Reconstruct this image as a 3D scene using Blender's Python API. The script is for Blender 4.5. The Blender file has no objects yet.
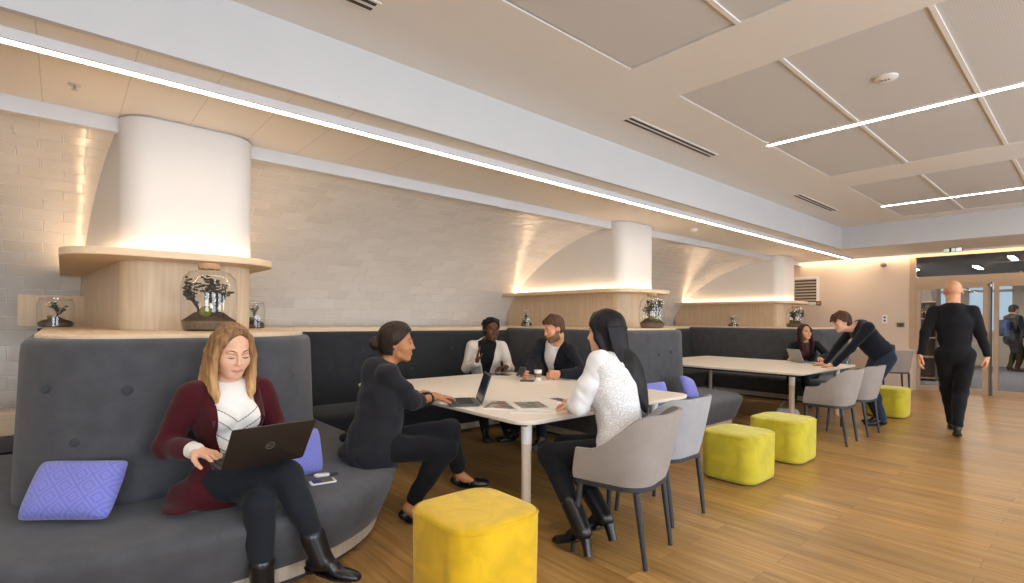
import bpy, bmesh, math, random
import numpy as np
from mathutils import Vector, Matrix
random.seed(7)
PI = math.pi
SC = bpy.context.scene
COL = SC.collection

# ------------------------------------------------------------------ materials
def lin(h):
    h = h.lstrip('#')
    out = []
    for i in (0, 2, 4):
        c = int(h[i:i+2], 16) / 255
        out.append(c / 12.92 if c <= .04045 else ((c + .055) / 1.055) ** 2.4)
    return tuple(out) + (1,)

class NT:
    """small wrapper around a material's node tree"""
    def __init__(s, name):
        s.m = bpy.data.materials.new(name); s.m.use_nodes = True
        s.t = s.m.node_tree; s.b = s.t.nodes['Principled BSDF']; s.out = s.t.nodes['Material Output']
    def n(s, kind, **kw):
        nd = s.t.nodes.new(kind)
        for k, v in kw.items():
            if k.startswith('i_'):
                nd.inputs[k[2:].replace('_', ' ')].default_value = v
            else:
                setattr(nd, k, v)
        return nd
    def l(s, a, b): s.t.links.new(a, b)
    def setp(s, rough=.5, metal=0, spec=None, **kw):
        s.b.inputs['Roughness'].default_value = rough
        s.b.inputs['Metallic'].default_value = metal
        if spec is not None: s.b.inputs['Specular IOR Level'].default_value = spec
        for k, v in kw.items(): s.b.inputs[k.replace('_', ' ')].default_value = v
    def coords(s, src='Object', scale=(1, 1, 1), rot=(0, 0, 0)):
        tc = s.n('ShaderNodeTexCoord'); mp = s.n('ShaderNodeMapping')
        mp.inputs['Scale'].default_value = scale; mp.inputs['Rotation'].default_value = rot
        s.l(tc.outputs[src], mp.inputs['Vector']); return mp.outputs['Vector']
    def ramp(s, fac, stops):
        r = s.n('ShaderNodeValToRGB'); e = r.color_ramp.elements
        e[0].position, e[0].color = stops[0]; e[1].position, e[1].color = stops[-1]
        for p, c in stops[1:-1]:
            x = e.new(p); x.color = c
        s.l(fac, r.inputs['Fac']); return r.outputs['Color']
    def bump(s, h, strength=.3, dist=.01):
        b = s.n('ShaderNodeBump'); b.inputs['Strength'].default_value = strength; b.inputs['Distance'].default_value = dist
        s.l(h, b.inputs['Height']); s.l(b.outputs['Normal'], s.b.inputs['Normal'])

def shade(c, f): return (min(1, c[0]*f), min(1, c[1]*f), min(1, c[2]*f), 1)

def plain(name, col, rough=.5, metal=0, var=.06, nscale=6, bump=0, bscale=200, spec=None, **kw):
    t = NT(name); c = lin(col); t.setp(rough, metal, spec, **kw)
    v = t.coords()
    nz = t.n('ShaderNodeTexNoise'); nz.inputs['Scale'].default_value = nscale; nz.inputs['Detail'].default_value = 4
    t.l(v, nz.inputs['Vector'])
    t.l(t.ramp(nz.outputs['Fac'], [(.3, shade(c, 1-var)), (.7, shade(c, 1+var))]), t.b.inputs['Base Color'])
    if bump:
        n2 = t.n('ShaderNodeTexNoise'); n2.inputs['Scale'].default_value = bscale; t.l(v, n2.inputs['Vector'])
        t.bump(n2.outputs['Fac'], bump, .002)
    return t.m

def weave(name, col, var=.18, scale=260, rough=.9, sheen=.15, bump=.35):
    t = NT(name); c = lin(col); t.setp(rough, 0, .2)
    t.b.inputs['Sheen Weight'].default_value = sheen
    v = t.coords()
    a = t.n('ShaderNodeTexNoise'); a.inputs['Scale'].default_value = scale; a.inputs['Detail'].default_value = 2; t.l(v, a.inputs['Vector'])
    b = t.n('ShaderNodeTexNoise'); b.inputs['Scale'].default_value = 9; t.l(v, b.inputs['Vector'])
    mx = t.n('ShaderNodeMath', operation='ADD'); t.l(a.outputs['Fac'], mx.inputs[0]); t.l(b.outputs['Fac'], mx.inputs[1])
    hf = t.n('ShaderNodeMath', operation='MULTIPLY'); hf.inputs[1].default_value = .5; t.l(mx.outputs[0], hf.inputs[0])
    t.l(t.ramp(hf.outputs[0], [(.36, shade(c, 1-var)), (.64, shade(c, 1+var))]), t.b.inputs['Base Color'])
    t.bump(a.outputs['Fac'], bump, .002)
    return t.m

def wood(name, dark, light, axis='Z', rough=.45, scale=1.0):
    t = NT(name); t.setp(rough, 0, .4)
    s = {'X': (1.2, 22, 22), 'Y': (22, 1.2, 22), 'Z': (22, 22, 1.2)}[axis]
    v = t.coords(scale=tuple(k*scale for k in s))
    nz = t.n('ShaderNodeTexNoise'); nz.inputs['Scale'].default_value = 1.6; nz.inputs['Detail'].default_value = 6; nz.inputs['Roughness'].default_value = .6
    t.l(v, nz.inputs['Vector'])
    t.l(t.ramp(nz.outputs['Fac'], [(.3, lin(dark)), (.7, lin(light))]), t.b.inputs['Base Color'])
    t.bump(nz.outputs['Fac'], .06, .002)
    return t.m

def emit(name, col, strength):
    t = NT(name); t.b.inputs['Base Color'].default_value = (.8, .8, .8, 1)
    t.b.inputs['Emission Color'].default_value = col; t.b.inputs['Emission Strength'].default_value = strength
    return t.m

def glass(name, tint=(1, 1, 1, 1), refl=1.0):
    t = NT(name); t.t.nodes.remove(t.b)
    lw = t.n('ShaderNodeLayerWeight'); lw.inputs['Blend'].default_value = .5
    pw = t.n('ShaderNodeMath', operation='POWER'); pw.inputs[1].default_value = 3.5; t.l(lw.outputs['Facing'], pw.inputs[0])
    ml = t.n('ShaderNodeMath', operation='MULTIPLY_ADD'); ml.inputs[1].default_value = .55*refl; ml.inputs[2].default_value = .04*refl; t.l(pw.outputs[0], ml.inputs[0])
    tr = t.n('ShaderNodeBsdfTransparent'); tr.inputs['Color'].default_value = tint
    gl = t.n('ShaderNodeBsdfGlossy'); gl.inputs['Roughness'].default_value = .02
    mx = t.n('ShaderNodeMixShader'); t.l(ml.outputs[0], mx.inputs[0]); t.l(tr.outputs[0], mx.inputs[1]); t.l(gl.outputs[0], mx.inputs[2])
    t.l(mx.outputs[0], t.out.inputs['Surface'])
    return t.m

def velvet(name, col):
    t = NT(name); c = lin(col); t.setp(.8, 0, .2); t.b.inputs['Sheen Weight'].default_value = .35
    t.b.inputs['Sheen Tint'].default_value = (1, 1, .6, 1)
    v = t.coords()
    a = t.n('ShaderNodeTexNoise'); a.inputs['Scale'].default_value = 7; a.inputs['Detail'].default_value = 5; a.inputs['Distortion'].default_value = 1.0; t.l(v, a.inputs['Vector'])
    t.l(t.ramp(a.outputs['Fac'], [(.35, shade(c, .86)), (.65, shade(c, 1.08))]), t.b.inputs['Base Color'])
    b = t.n('ShaderNodeTexNoise'); b.inputs['Scale'].default_value = 240; t.l(v, b.inputs['Vector'])
    t.bump(b.outputs['Fac'], .25, .002)
    return t.m

def floor_mat():
    t = NT('oak_plank_floor'); t.setp(.34, 0, .45)
    v = t.coords()
    br = t.n('ShaderNodeTexBrick'); br.offset = .37; br.inputs['Scale'].default_value = 1
    br.inputs['Brick Width'].default_value = 1.2; br.inputs['Row Height'].default_value = .16
    br.inputs['Mortar Size'].default_value = .0012; br.inputs['Mortar Smooth'].default_value = .3; br.inputs['Bias'].default_value = 0
    br.inputs['Color1'].default_value = (0, 0, 0, 1); br.inputs['Color2'].default_value = (1, 1, 1, 1); br.inputs['Mortar'].default_value = (.5, .5, .5, 1)
    t.l(v, br.inputs['Vector'])
    mp = t.n('ShaderNodeMapping'); mp.inputs['Scale'].default_value = (1.6, 26, 1); t.l(v, mp.inputs['Vector'])
    ad = t.n('ShaderNodeVectorMath', operation='ADD'); t.l(mp.outputs[0], ad.inputs[0])
    sc = t.n('ShaderNodeVectorMath', operation='SCALE'); sc.inputs['Scale'].default_value = 17; t.l(br.outputs['Color'], sc.inputs[0]); t.l(sc.outputs[0], ad.inputs[1])
    nz = t.n('ShaderNodeTexNoise'); nz.inputs['Scale'].default_value = 1.0; nz.inputs['Detail'].default_value = 7; nz.inputs['Roughness'].default_value = .62; nz.inputs['Distortion'].default_value = .4
    t.l(ad.outputs[0], nz.inputs['Vector'])
    g = t.ramp(nz.outputs['Fac'], [(.25, lin('#86602f')), (.5, lin('#ab834b')), (.75, lin('#c59c64'))])
    pl = t.ramp(br.outputs['Color'], [(0, (.80, .80, .80, 1)), (1, (1.10, 1.08, 1.04, 1))])
    mx = t.n('ShaderNodeMix', data_type='RGBA', blend_type='MULTIPLY'); mx.inputs[0].default_value = 1
    t.l(g, mx.inputs[6]); t.l(pl, mx.inputs[7])
    m2 = t.n('ShaderNodeMix', data_type='RGBA'); t.l(br.outputs['Fac'], m2.inputs[0]); t.l(mx.outputs[2], m2.inputs[6]); m2.inputs[7].default_value = lin('#5f3f1a')
    t.l(m2.outputs[2], t.b.inputs['Base Color'])
    t.bump(nz.outputs['Fac'], .05, .002)
    return t.m

def tile_mat():
    t = NT('glazed_white_tile'); t.setp(.16, 0, .5)
    tc = t.n('ShaderNodeUVMap'); tc.uv_map = 'UVMap'
    br = t.n('ShaderNodeTexBrick'); br.offset = .5; br.inputs['Scale'].default_value = 1
    br.inputs['Brick Width'].default_value = .27; br.inputs['Row Height'].default_value = .15
    br.inputs['Mortar Size'].default_value = .006; br.inputs['Mortar Smooth'].default_value = .6
    br.inputs['Color1'].default_value = lin('#e6e3de'); br.inputs['Color2'].default_value = lin('#dbd8d2'); br.inputs['Mortar'].default_value = lin('#f7f5f2')
    t.l(tc.outputs[0], br.inputs['Vector']); t.l(br.outputs['Color'], t.b.inputs['Base Color'])
    nz = t.n('ShaderNodeTexNoise'); nz.inputs['Scale'].default_value = 5; t.l(tc.outputs[0], nz.inputs['Vector'])
    ml = t.n('ShaderNodeMath', operation='MULTIPLY'); ml.inputs[1].default_value = 1.5; t.l(nz.outputs['Fac'], ml.inputs[0])
    sb = t.n('ShaderNodeMath', operation='SUBTRACT'); t.l(ml.outputs[0], sb.inputs[0]); t.l(br.outputs['Fac'], sb.inputs[1])
    t.bump(sb.outputs[0], .9, .006)
    return t.m

def seam_mat(name, col, period, width, seamcol, axis=1, rough=.5, offset=0.0):
    t = NT(name); t.setp(rough, 0, .4)
    tc = t.n('ShaderNodeTexCoord'); sp = t.n('ShaderNodeSeparateXYZ'); t.l(tc.outputs['Object'], sp.inputs[0])
    a = t.n('ShaderNodeMath', operation='ADD'); a.inputs[1].default_value = 100*period + offset; t.l(sp.outputs[axis], a.inputs[0])
    m = t.n('ShaderNodeMath', operation='MODULO'); m.inputs[1].default_value = period; t.l(a.outputs[0], m.inputs[0])
    c = t.n('ShaderNodeMath', operation='LESS_THAN'); c.inputs[1].default_value = width; t.l(m.outputs[0], c.inputs[0])
    mx = t.n('ShaderNodeMix', data_type='RGBA'); t.l(c.outputs[0], mx.inputs[0]); mx.inputs[6].default_value = lin(col); mx.inputs[7].default_value = lin(seamcol)
    t.l(mx.outputs[2], t.b.inputs['Base Color'])
    return t.m

def perf_mat():
    t = NT('perforated_metal_panel'); t.setp(.55, 0, .4)
    v = t.coords(scale=(70, 70, 1))
    vo = t.n('ShaderNodeTexVoronoi'); vo.inputs['Randomness'].default_value = 0; vo.inputs['Scale'].default_value = 1; t.l(v, vo.inputs['Vector'])
    t.l(t.ramp(vo.outputs['Distance'], [(.22, lin('#bab9b8')), (.34, lin('#cfcecd'))]), t.b.inputs['Base Color'])
    return t.m

def pattern_pillow(name, col, dark):
    t = NT(name); t.setp(.9, 0, .15); t.b.inputs['Sheen Weight'].default_value = .3
    tc = t.n('ShaderNodeTexCoord'); sp = t.n('ShaderNodeSeparateXYZ'); t.l(tc.outputs['Object'], sp.inputs[0])
    def tri(sock, freq):
        a = t.n('ShaderNodeMath', operation='MULTIPLY'); a.inputs[1].default_value = freq; t.l(sock, a.inputs[0])
        b = t.n('ShaderNodeMath', operation='PINGPONG'); b.inputs[1].default_value = 1; t.l(a.outputs[0], b.inputs[0]); return b.outputs[0]
    x = tri(sp.outputs[0], 20); z = tri(sp.outputs[2], 20)
    ad = t.n('ShaderNodeMath', operation='ADD'); t.l(x, ad.inputs[0]); t.l(z, ad.inputs[1])
    w = tri(ad.outputs[0], 4)
    t.l(t.ramp(w, [(.35, lin(dark)), (.6, lin(col))]), t.b.inputs['Base Color'])
    t.bump(w, .3, .004)
    return t.m

M = {}
M['floor'] = floor_mat(); M['tile'] = tile_mat()
M['white'] = plain('white_paint', '#e2dfda', .6, var=.012, nscale=3)
M['whiteface'] = plain('plasterboard_greyed_for_daylight', '#c6c7c9', .62, var=.012, nscale=3)  # fascia colour darkened to offset the strong daylight falling on it
M['soffit'] = seam_mat('soffit_panels', '#e9e3da', .41, .006, '#d2c8b8', offset=.11)
M['trim'] = plain('grey_white_trim', '#cfd0d3', .5, var=.02)
M['channel'] = plain('light_channel_grey', '#bfc0c4', .4, var=.02)
M['slot'] = plain('dark_slot', '#3a3a3c', .7)
M['perf'] = perf_mat()
M['wallwarm'] = plain('taupe_wall_paint', '#cfbcaa', .6, var=.012, nscale=3)
M['shaft'] = plain('shaft_plaster', '#d8d6d4', .55, var=.012, nscale=2)
M['oak'] = wood('pale_oak_veneer', '#cdb596', '#e0ccb0', 'Z')
M['oakh'] = wood('pale_oak_board', '#d4bb9a', '#e3cdb0', 'Y')
M['plinth'] = wood('washed_oak_plinth', '#b5a594', '#cdbfae', 'Z')
M['fab'] = weave('charcoal_wool', '#4c4d51')
M['fabd'] = weave('dark_wool', '#2c2e32')
M['button'] = weave('button_wool', '#3e4147')
M['lime'] = velvet('lime_velvet', '#c2b431')
M['yellow'] = velvet('yellow_velvet', '#dab01c')
M['stoolbase'] = plain('stool_base', '#5f5a20', .8)
M['pillow'] = pattern_pillow('periwinkle_pillow', '#8286d2', '#777acb')
M['tabletop'] = plain('table_laminate', '#efe6da', .32, var=.012, nscale=3)
M['tableedge'] = plain('table_edge', '#e6e2dd', .4)
M['legwhite'] = plain('leg_white', '#e4e3e2', .4, var=.02)
M['legwood'] = wood('leg_pale_wood', '#cbb9a6', '#dccdbb', 'Z', scale=1.5)
M['shell'] = weave('taupe_shell', '#98908a', var=.08, scale=200)
M['shell2'] = weave('silver_shell', '#a3a3a7', var=.08, scale=200)
M['blackmetal'] = plain('black_metal', '#2b2e34', .45, var=.05)
M['glass'] = glass('clear_glass', (.985, .985, .985, 1), 1.0)
M['doorglass'] = glass('door_glass', (.90, .89, .88, 1), 1.1)
M['jarglass'] = glass('jar_glass', (.96, .965, .96, 1), 1.4)
M['soil'] = plain('dark_soil', '#3a2a1e', .95, var=.4, nscale=40, bump=.6, bscale=120)
M['sand'] = plain('pebble_layer', '#6b5a49', .9, var=.3, nscale=60)
M['moss'] = plain('moss_green', '#6b6a22', .95, var=.3, nscale=50, bump=.6, bscale=150)
M['twig'] = plain('dark_twig', '#3a2e28', .9, var=.2)
M['leaf'] = plain('dark_leaf', '#37382a', .8, var=.3, nscale=30)
M['cork'] = plain('cork_lid', '#b8926a', .8, var=.15, nscale=60)
M['frame'] = plain('door_frame_aluminium', '#b39a80', .45, var=.03)
M['laptop'] = plain('black_laptop', '#211c1c', .4, var=.05)
M['laptopg'] = plain('grey_laptop', '#3d3e42', .4, var=.05)
M['laptops'] = plain('silver_laptop', '#9d9a98', .35, .3, var=.05)
M['keys'] = plain('black_keys', '#17171a', .5)
M['screen'] = plain('dark_screen', '#1a2638', .15, var=.2, nscale=8)
M['logo'] = plain('grey_emblem', '#6a6564', .4)
M['paper'] = plain('white_paper', '#e9e6e2', .6, var=.02)
M['phonew'] = plain('phone_white', '#e6e4e2', .25)
M['phones'] = plain('phone_screen', '#3a3430', .12)
M['metal'] = plain('steel', '#b0aca8', .3, .9)
M['led'] = emit('led_warm', (1, .84, .66, 1), 27)
M['ledn'] = emit('led_ceiling', (1, .91, .80, 1), 42)
M['exit'] = plain('exit_black', '#0f1a18', .5)
M['exitg'] = emit('exit_green', (.10, .55, .32, 1), .5)
M['exitw'] = emit('exit_white', (.85, 1, .95, 1), .6)

# ------------------------------------------------------------------ mesh helpers
def link(name, me, mat=None, parent=None, smooth=True, angle=35, bevel=0, seg=2):
    o = bpy.data.objects.new(name, me); COL.objects.link(o)
    if mat is not None:
        for m in (mat if isinstance(mat, (list, tuple)) else [mat]): me.materials.append(m)
    if smooth:
        for p in me.polygons: p.use_smooth = True
        me.set_sharp_from_angle(angle=math.radians(angle))
    if bevel:
        b = o.modifiers.new('edge', 'BEVEL'); b.width = bevel; b.segments = seg; b.limit_method = 'ANGLE'; b.angle_limit = math.radians(40)
    if parent is not None: o.parent = parent
    return o

class MB:
    def __init__(s): s.v = []; s.f = []; s.mi = []
    def add(s, vs, fs, mi=0):
        k = len(s.v); s.v += [tuple(p) for p in vs]
        s.f += [tuple(i+k for i in f) for f in fs]; s.mi += [mi]*len(fs); return s
    def box(s, x0, x1, y0, y1, z0, z1, mi=0, mat=None):
        vs = [Vector((x, y, z)) for x in (x0, x1) for y in (y0, y1) for z in (z0, z1)]
        if mat is not None: vs = [mat @ p for p in vs]
        return s.add(vs, [(0, 1, 3, 2), (4, 6, 7, 5), (0, 4, 5, 1), (2, 3, 7, 6), (0, 2, 6, 4), (1, 5, 7, 3)], mi)
    def loft(s, rings, closed=True, cap=True, mi=0):
        n = len(rings[0]); vs = [p for r in rings for p in r]; fs = []
        for i in range(len(rings)-1):
            for j in range(n if closed else n-1):
                a, b = i*n+j, i*n+(j+1) % n
                fs.append((a, b, b+n, a+n))
        if cap:
            fs.append(tuple(reversed(range(n)))); fs.append(tuple((len(rings)-1)*n+j for j in range(n)))
        return s.add(vs, fs, mi)
    def stack(s, outline, prof, mi=0, cap=True):
        """prism of a plan outline (ccw) with a profile of (z, inset)"""
        nrm = normals2(outline)
        return s.loft([[(p[0]-n[0]*i, p[1]-n[1]*i, z) for p, n in zip(outline, nrm)] for z, i in prof], mi=mi, cap=cap)
    def lathe(s, prof, n=24, c=(0, 0, 0), mi=0, cap=True):
        return s.loft([[(c[0]+r*math.cos(2*PI*k/n), c[1]+r*math.sin(2*PI*k/n), c[2]+z) for k in range(n)] for r, z in prof], mi=mi, cap=cap)
    def tube(s, pts, r, n=8, mi=0, flat=1.0):
        pts = [Vector(p) for p in pts]; rings = []; up = None
        for i, p in enumerate(pts):
            d = (pts[min(i+1, len(pts)-1)] - pts[max(i-1, 0)]).normalized()
            if up is None: up = Vector((0, 0, 1)) if abs(d.z) < .9 else Vector((1, 0, 0))
            a = d.cross(up).normalized(); up = a.cross(d).normalized()
            rr = r[i] if isinstance(r, (list, tuple)) else r
            rings.append([p + a*rr*math.cos(2*PI*k/n) + up*rr*flat*math.sin(2*PI*k/n) for k in range(n)])
        return s.loft(rings, mi=mi)
    def ball(s, c, r, n=12, m=8, mi=0):
        r = r if isinstance(r, (tuple, list)) else (r, r, r)
        rings = []
        for i in range(m+1):
            t = PI*(i+.02)/(m+.04) - PI/2
            rings.append([(c[0]+r[0]*math.cos(t)*math.cos(2*PI*k/n), c[1]+r[1]*math.cos(t)*math.sin(2*PI*k/n), c[2]+r[2]*math.sin(t)) for k in range(n)])
        return s.loft(rings, mi=mi)
    def mesh(s, name):
        me = bpy.data.meshes.new(name); me.from_pydata(s.v, [], s.f); me.polygons.foreach_set('material_index', s.mi)
        bm = bmesh.new(); bm.from_mesh(me); bmesh.ops.recalc_face_normals(bm, faces=bm.faces); bm.to_mesh(me); bm.free()
        me.update(); return me
    def obj(s, name, mat, parent=None, **kw): return link(name, s.mesh(name), mat, parent, **kw)

def normals2(o):
    n = len(o); out = []
    for i in range(n):
        a, b = o[i-1], o[(i+1) % n]; dx, dy = b[0]-a[0], b[1]-a[1]; L = math.hypot(dx, dy) or 1
        out.append((dy/L, -dx/L))
    return out

def rrect(x0, x1, y0, y1, r, n=10):
    """ccw rounded rectangle; r = radius or (x0y0, x1y0, x1y1, x0y1); every corner always has n+1 points"""
    if not isinstance(r, (tuple, list)): r = (r,)*4
    out = []
    for (cx, cy, sx, sy, rr, a0) in ((x0, y0, 1, 1, r[0], PI), (x1, y0, -1, 1, r[1], 1.5*PI), (x1, y1, -1, -1, r[2], 0), (x0, y1, 1, -1, r[3], .5*PI)):
        rr = max(rr, .002)
        for k in range(n+1):
            a = a0 + .5*PI*k/n
            out.append((cx+sx*rr+rr*math.cos(a), cy+sy*rr+rr*math.sin(a)))
    # extra points along the straight sides keep quads from stretching
    return out

def thing(name, label, cat, loc=(0, 0, 0), rz=0, group=None):
    o = bpy.data.objects.new(name, None); COL.objects.link(o); o.location = loc; o.rotation_euler = (0, 0, rz)
    o.empty_display_size = .1
    return tag(o, label, cat, group)
def tag(o, label, cat, group=None):
    o['label'] = label; o['category'] = cat
    if group: o['group'] = group
    return o
def struct(o, label=None, cat=None):
    o['kind'] = 'structure'
    if label: o['label'] = label
    if cat: o['category'] = cat
    return o
def dup(root, loc=None, rz=None, label=None, group=None):
    def cp(o, par):
        c = o.copy(); COL.objects.link(c); c.parent = par
        for ch in [x for x in bpy.data.objects if x.parent == o]: cp(ch, c)
        return c
    r = cp(root, None)
    if loc is not None: r.location = loc
    if rz is not None: r.rotation_euler = (0, 0, rz)
    if label: r['label'] = label
    if group: r['group'] = group
    return r
# ------------------------------------------------------------------ the room
YN, YE, XR = -4.0, 13.2, 3.5          # near end, end wall, right wall
ZS, ZC = 2.79, 3.2                    # low ceiling over the alcoves, main ceiling
struct(MB().box(-7.6, XR+.1, YN, YE+.06, -.06, 0).obj('floor', M['floor'], smooth=False))

# vaulted tile wall: a swept arch profile with real thickness and UVs in metres
VP = [(-7.12, 0), (-7.12, .9), (-7.10, 1.2), (-6.98, 1.53), (-6.73, 1.84), (-6.34, 2.15), (-5.86, 2.42), (-5.28, 2.62), (-4.72, 2.735)]
def spline(pts, n):
    out = []
    P = [Vector(p) for p in pts]
    for i in range(len(P)-1):
        a, b, c, d = P[max(i-1, 0)], P[i], P[i+1], P[min(i+2, len(P)-1)]
        for k in range(n):
            t = k/n
            out.append(.5*((2*b)+(c-a)*t+(2*a-5*b+4*c-d)*t*t+(-a+3*b-3*c+d)*t**3))
    out.append(P[-1]); return out
def vault():
    pr = spline(VP, 6); me = bpy.data.meshes.new('wall_left'); vs = []; fs = []; ss = [0]
    for a, b in zip(pr, pr[1:]): ss.append(ss[-1]+(b-a).length)
    n = len(pr)
    for y in (YN, YE):
        vs += [(p.x, y, p.y) for p in pr]
    for y in (YN, YE):
        vs += [(p.x-.06, y, p.y+.06) for p in pr]
    for i in range(n-1):
        fs.append((i, n+i, n+i+1, i+1)); fs.append((2*n+i, 2*n+i+1, 3*n+i+1, 3*n+i))
    fs += [(0, 2*n, 3*n, n), (n-1, 2*n-1, 4*n-1, 3*n-1)]
    for i in range(n-1):
        fs += [(i, i+1, 2*n+i+1, 2*n+i), (n+i, 3*n+i, 3*n+i+1, n+i+1)]
    me.from_pydata(vs, [], fs); uv = me.uv_layers.new(name='UVMap')
    for p in me.polygons:
        for li in p.loop_indices:
            vi = me.loops[li].vertex_index
            uv.data[li].uv = (me.vertices[vi].co.y, ss[vi % n])
    return me
struct(link('wall_left', vault(), M['tile'], angle=60))

# ceilings
struct(MB().box(-7.6, -3.36, YN, YE, ZS, ZS+.05).obj('ceiling_low', M['soffit'], smooth=False))
struct(MB().box(-3.36, XR, 11.446, YE, ZS, ZS+.05).obj('ceiling_end', M['white'], smooth=False))
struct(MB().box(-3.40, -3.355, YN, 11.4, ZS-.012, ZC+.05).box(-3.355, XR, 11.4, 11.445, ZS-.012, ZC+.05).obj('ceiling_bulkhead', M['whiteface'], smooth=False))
PX = [-2.30, -1.50, -.67, .16, .99, 1.82, 2.65, 3.45]
PY = [(YN+.3, -1.75), (-1.15, 3.15), (3.80, 7.33), (8.03, 11.0)]
c = MB()
c.box(-3.36, PX[0], YN, 11.42, ZC, ZC+.06)
ys = [YN] + [v for p in PY for v in p] + [11.42]
for a, b in zip(ys[::2], ys[1::2]): c.box(PX[0], XR, a, b, ZC, ZC+.06)
c.box(PX[-1], XR, YN, 11.42, ZC, ZC+.06)
c.box(PX[0]-.01, XR, YN, 11.42, ZC+.05, ZC+.08)
struct(c.obj('ceiling', M['white'], smooth=False))
for (y0, y1) in PY:
    for x0, x1 in zip(PX, PX[1:]):
        ym = .5*(y0+y1)
        struct(MB().box(x0+.012, x1-.012, y0+.012, y1-.012, ZC+.008, ZC+.03).obj('ceiling_panel', M['perf'], smooth=False))
    for x in PX[1:-1]:
        struct(MB().box(x-.014, x+.014, y0, y1, ZC-.003, ZC+.02).obj('ceiling_rib', M['white'], smooth=False))

# trim where the vault meets the low ceiling, and the light channel
struct(MB().box(-4.78, -4.70, YN, YE, ZS-.105, ZS+.01).obj('trim_1', M['trim'], smooth=False, bevel=.004))
led = thing('strip_light', 'long warm white LED strip running along the low ceiling over the alcoves', 'light', (-3.65, 4.5, ZS))
MB().box(-.038, .028, YN-4.5, 8.52, -.052, -.040).obj('diffuser', M['led'], led, smooth=False)
MB().box(.028, .046, YN-4.5, 8.53, -.056, 0).box(-.050, -.038, YN-4.5, 8.53, -.054, 0).box(-.038, .028, YN-4.5, 8.53, -.040, 0).box(-.050, .046, 8.52, 8.53, -.056, 0).obj('housing', M['trim'], led, smooth=False)
led2 = thing('strip_light', 'LED strip washing the top of the end wall and running on above the glass doors', 'light', (-2.0, 13.09, ZS))
MB().box(-2.75, 5.4, -.02, .02, -.016, .002).obj('diffuser', emit('led_wash', (1, .78, .54, 1), 22), led2, smooth=False)
MB().box(-2.9, 5.4, -.06, -.045, -.04, .002).obj('housing', M['white'], led2, smooth=False)

# end wall with the low ledge
w = MB().box(-7.2, -2.64, YE, YE+.12, 0, 3.0).box(1.2, XR+.1, YE, YE+.12, 0, 3.0)
struct(w.obj('wall_end', M['wallwarm'], smooth=False))
struct(MB().box(-4.9, -2.52, 12.85, YE, 0, .79).box(-4.92, -2.50, 12.83, YE, .79, .81).obj('wall_ledge', M['wallwarm'], smooth=False, bevel=.004))
# unseen sides of the room, with tall windows that bring the daylight in
rw = MB(); wins = [(-3.2, -.9), (.2, 2.9), (4.0, 6.7), (7.8, 10.5)]
ed = [YN] + [v for p in wins for v in p] + [YE]
for a, b in zip(ed[::2], ed[1::2]): rw.box(XR, XR+.15, a, b, 0, ZC+.05)
for a, b in wins: rw.box(XR, XR+.15, a, b, 0, .6).box(XR, XR+.15, a, b, 2.7, ZC+.05)
struct(rw.obj('wall_right', M['white'], smooth=False))
struct(MB().box(-7.6, XR+.15, YN-.12, YN, 0, ZC+.05).obj('wall_near', M['white'], smooth=False))
for i, (a, b) in enumerate(wins):
    f = MB()
    for y in (a, .5*(a+b)-.03, b-.06): f.box(XR+.03, XR+.10, y, y+.06, .6, 2.7)
    for z in (.6, 2.64): f.box(XR+.03, XR+.10, a, b, z, z+.06)
    o = struct(f.obj('window_%d' % (i+1), M['white'], smooth=False))
    MB().box(XR+.06, XR+.066, a, b, .6, 2.7).obj('glass_pane', M['glass'], o, smooth=False)

# ------------------------------------------------------------------ piers: plaster shaft, oak cladding, shelf with hidden light
def pier(y0, y1, lab, left=.32, right=.12, splay=0):
    def sp(o): return [(x, y-splay*max(0, -4.75-x)/2.25*(1 if y < .5*(y0+y1) else 0)) for x, y in o]
    out = sp(rrect(-7.0, -4.5, y0, y1, (.02, .2, .2, .02)))
    struct(MB().stack(out, [(1.79, 0), (ZS-.012, 0)]).obj('pillar', M['shaft']))
    struct(MB().stack(rrect(-6.5, -4.515, y0+.015, y1-.015, (.02, .2, .2, .02)), [(ZS-.03, -.001), (ZS, -.001)]).obj('pillar_collar', M['channel']))
    t = thing('pier_shelf', 'oak shelf and cladding round the %s' % lab, 'shelf', (-4.5, y0, 1.25), group='oak shelves round the white shafts')
    def sh(o): return [(p[0]+4.5, p[1]-y0) for p in o]
    MB().stack(sh(sp(rrect(-7.02, -4.5, y0+.004, y1-.004, (.02, .2, .2, .02)))), [(.0, 0), (.505, 0)]).obj('cladding', M['oak'], t)
    so = sh(rrect(-7.0, -4.2, y0-left, y1+right, (.02, .34, .34, .02)))
    MB().stack(so, [(.50, .004), (.504, 0), (.548, 0), (.552, .004)]).obj('shelf_board', M['oakh'], t)
    # LED tape lying on the shelf at the foot of the shaft, hidden behind the shelf edge from below
    ring_o = sh(sp(rrect(-7.0, -4.445, y0-.055, y1+.055, (.02, .24, .24, .02))))
    ring_i = sh(sp(rrect(-7.0, -4.465, y0-.035, y1+.035, (.02, .22, .22, .02))))
    k = len(ring_o); vs = [(p[0], p[1], .562) for p in ring_o] + [(p[0], p[1], .562) for p in ring_i] + [(p[0], p[1], .553) for p in ring_o] + [(p[0], p[1], .553) for p in ring_i]
    fs = []
    for i in range(k-1):
        fs += [(i, i+1, k+i+1, k+i), (2*k+i, 3*k+i, 3*k+i+1, 2*k+i+1), (i, 2*k+i, 2*k+i+1, i+1), (k+i, k+i+1, 3*k+i+1, 3*k+i)]
    # open at the back where the ring meets the wall
    MB().add(vs, [f for f in fs]).obj('light_tape', M['tape'], t, smooth=False)
    return t
M['tape'] = emit('led_tape', (1, .72, .45, 1), 23)
PIERS = [(.30, 1.18), (6.0, 6.86), (11.5, 12.35)]
pier(.30, 1.18, 'wide plaster shaft behind the woman in burgundy', splay=.17)
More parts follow.
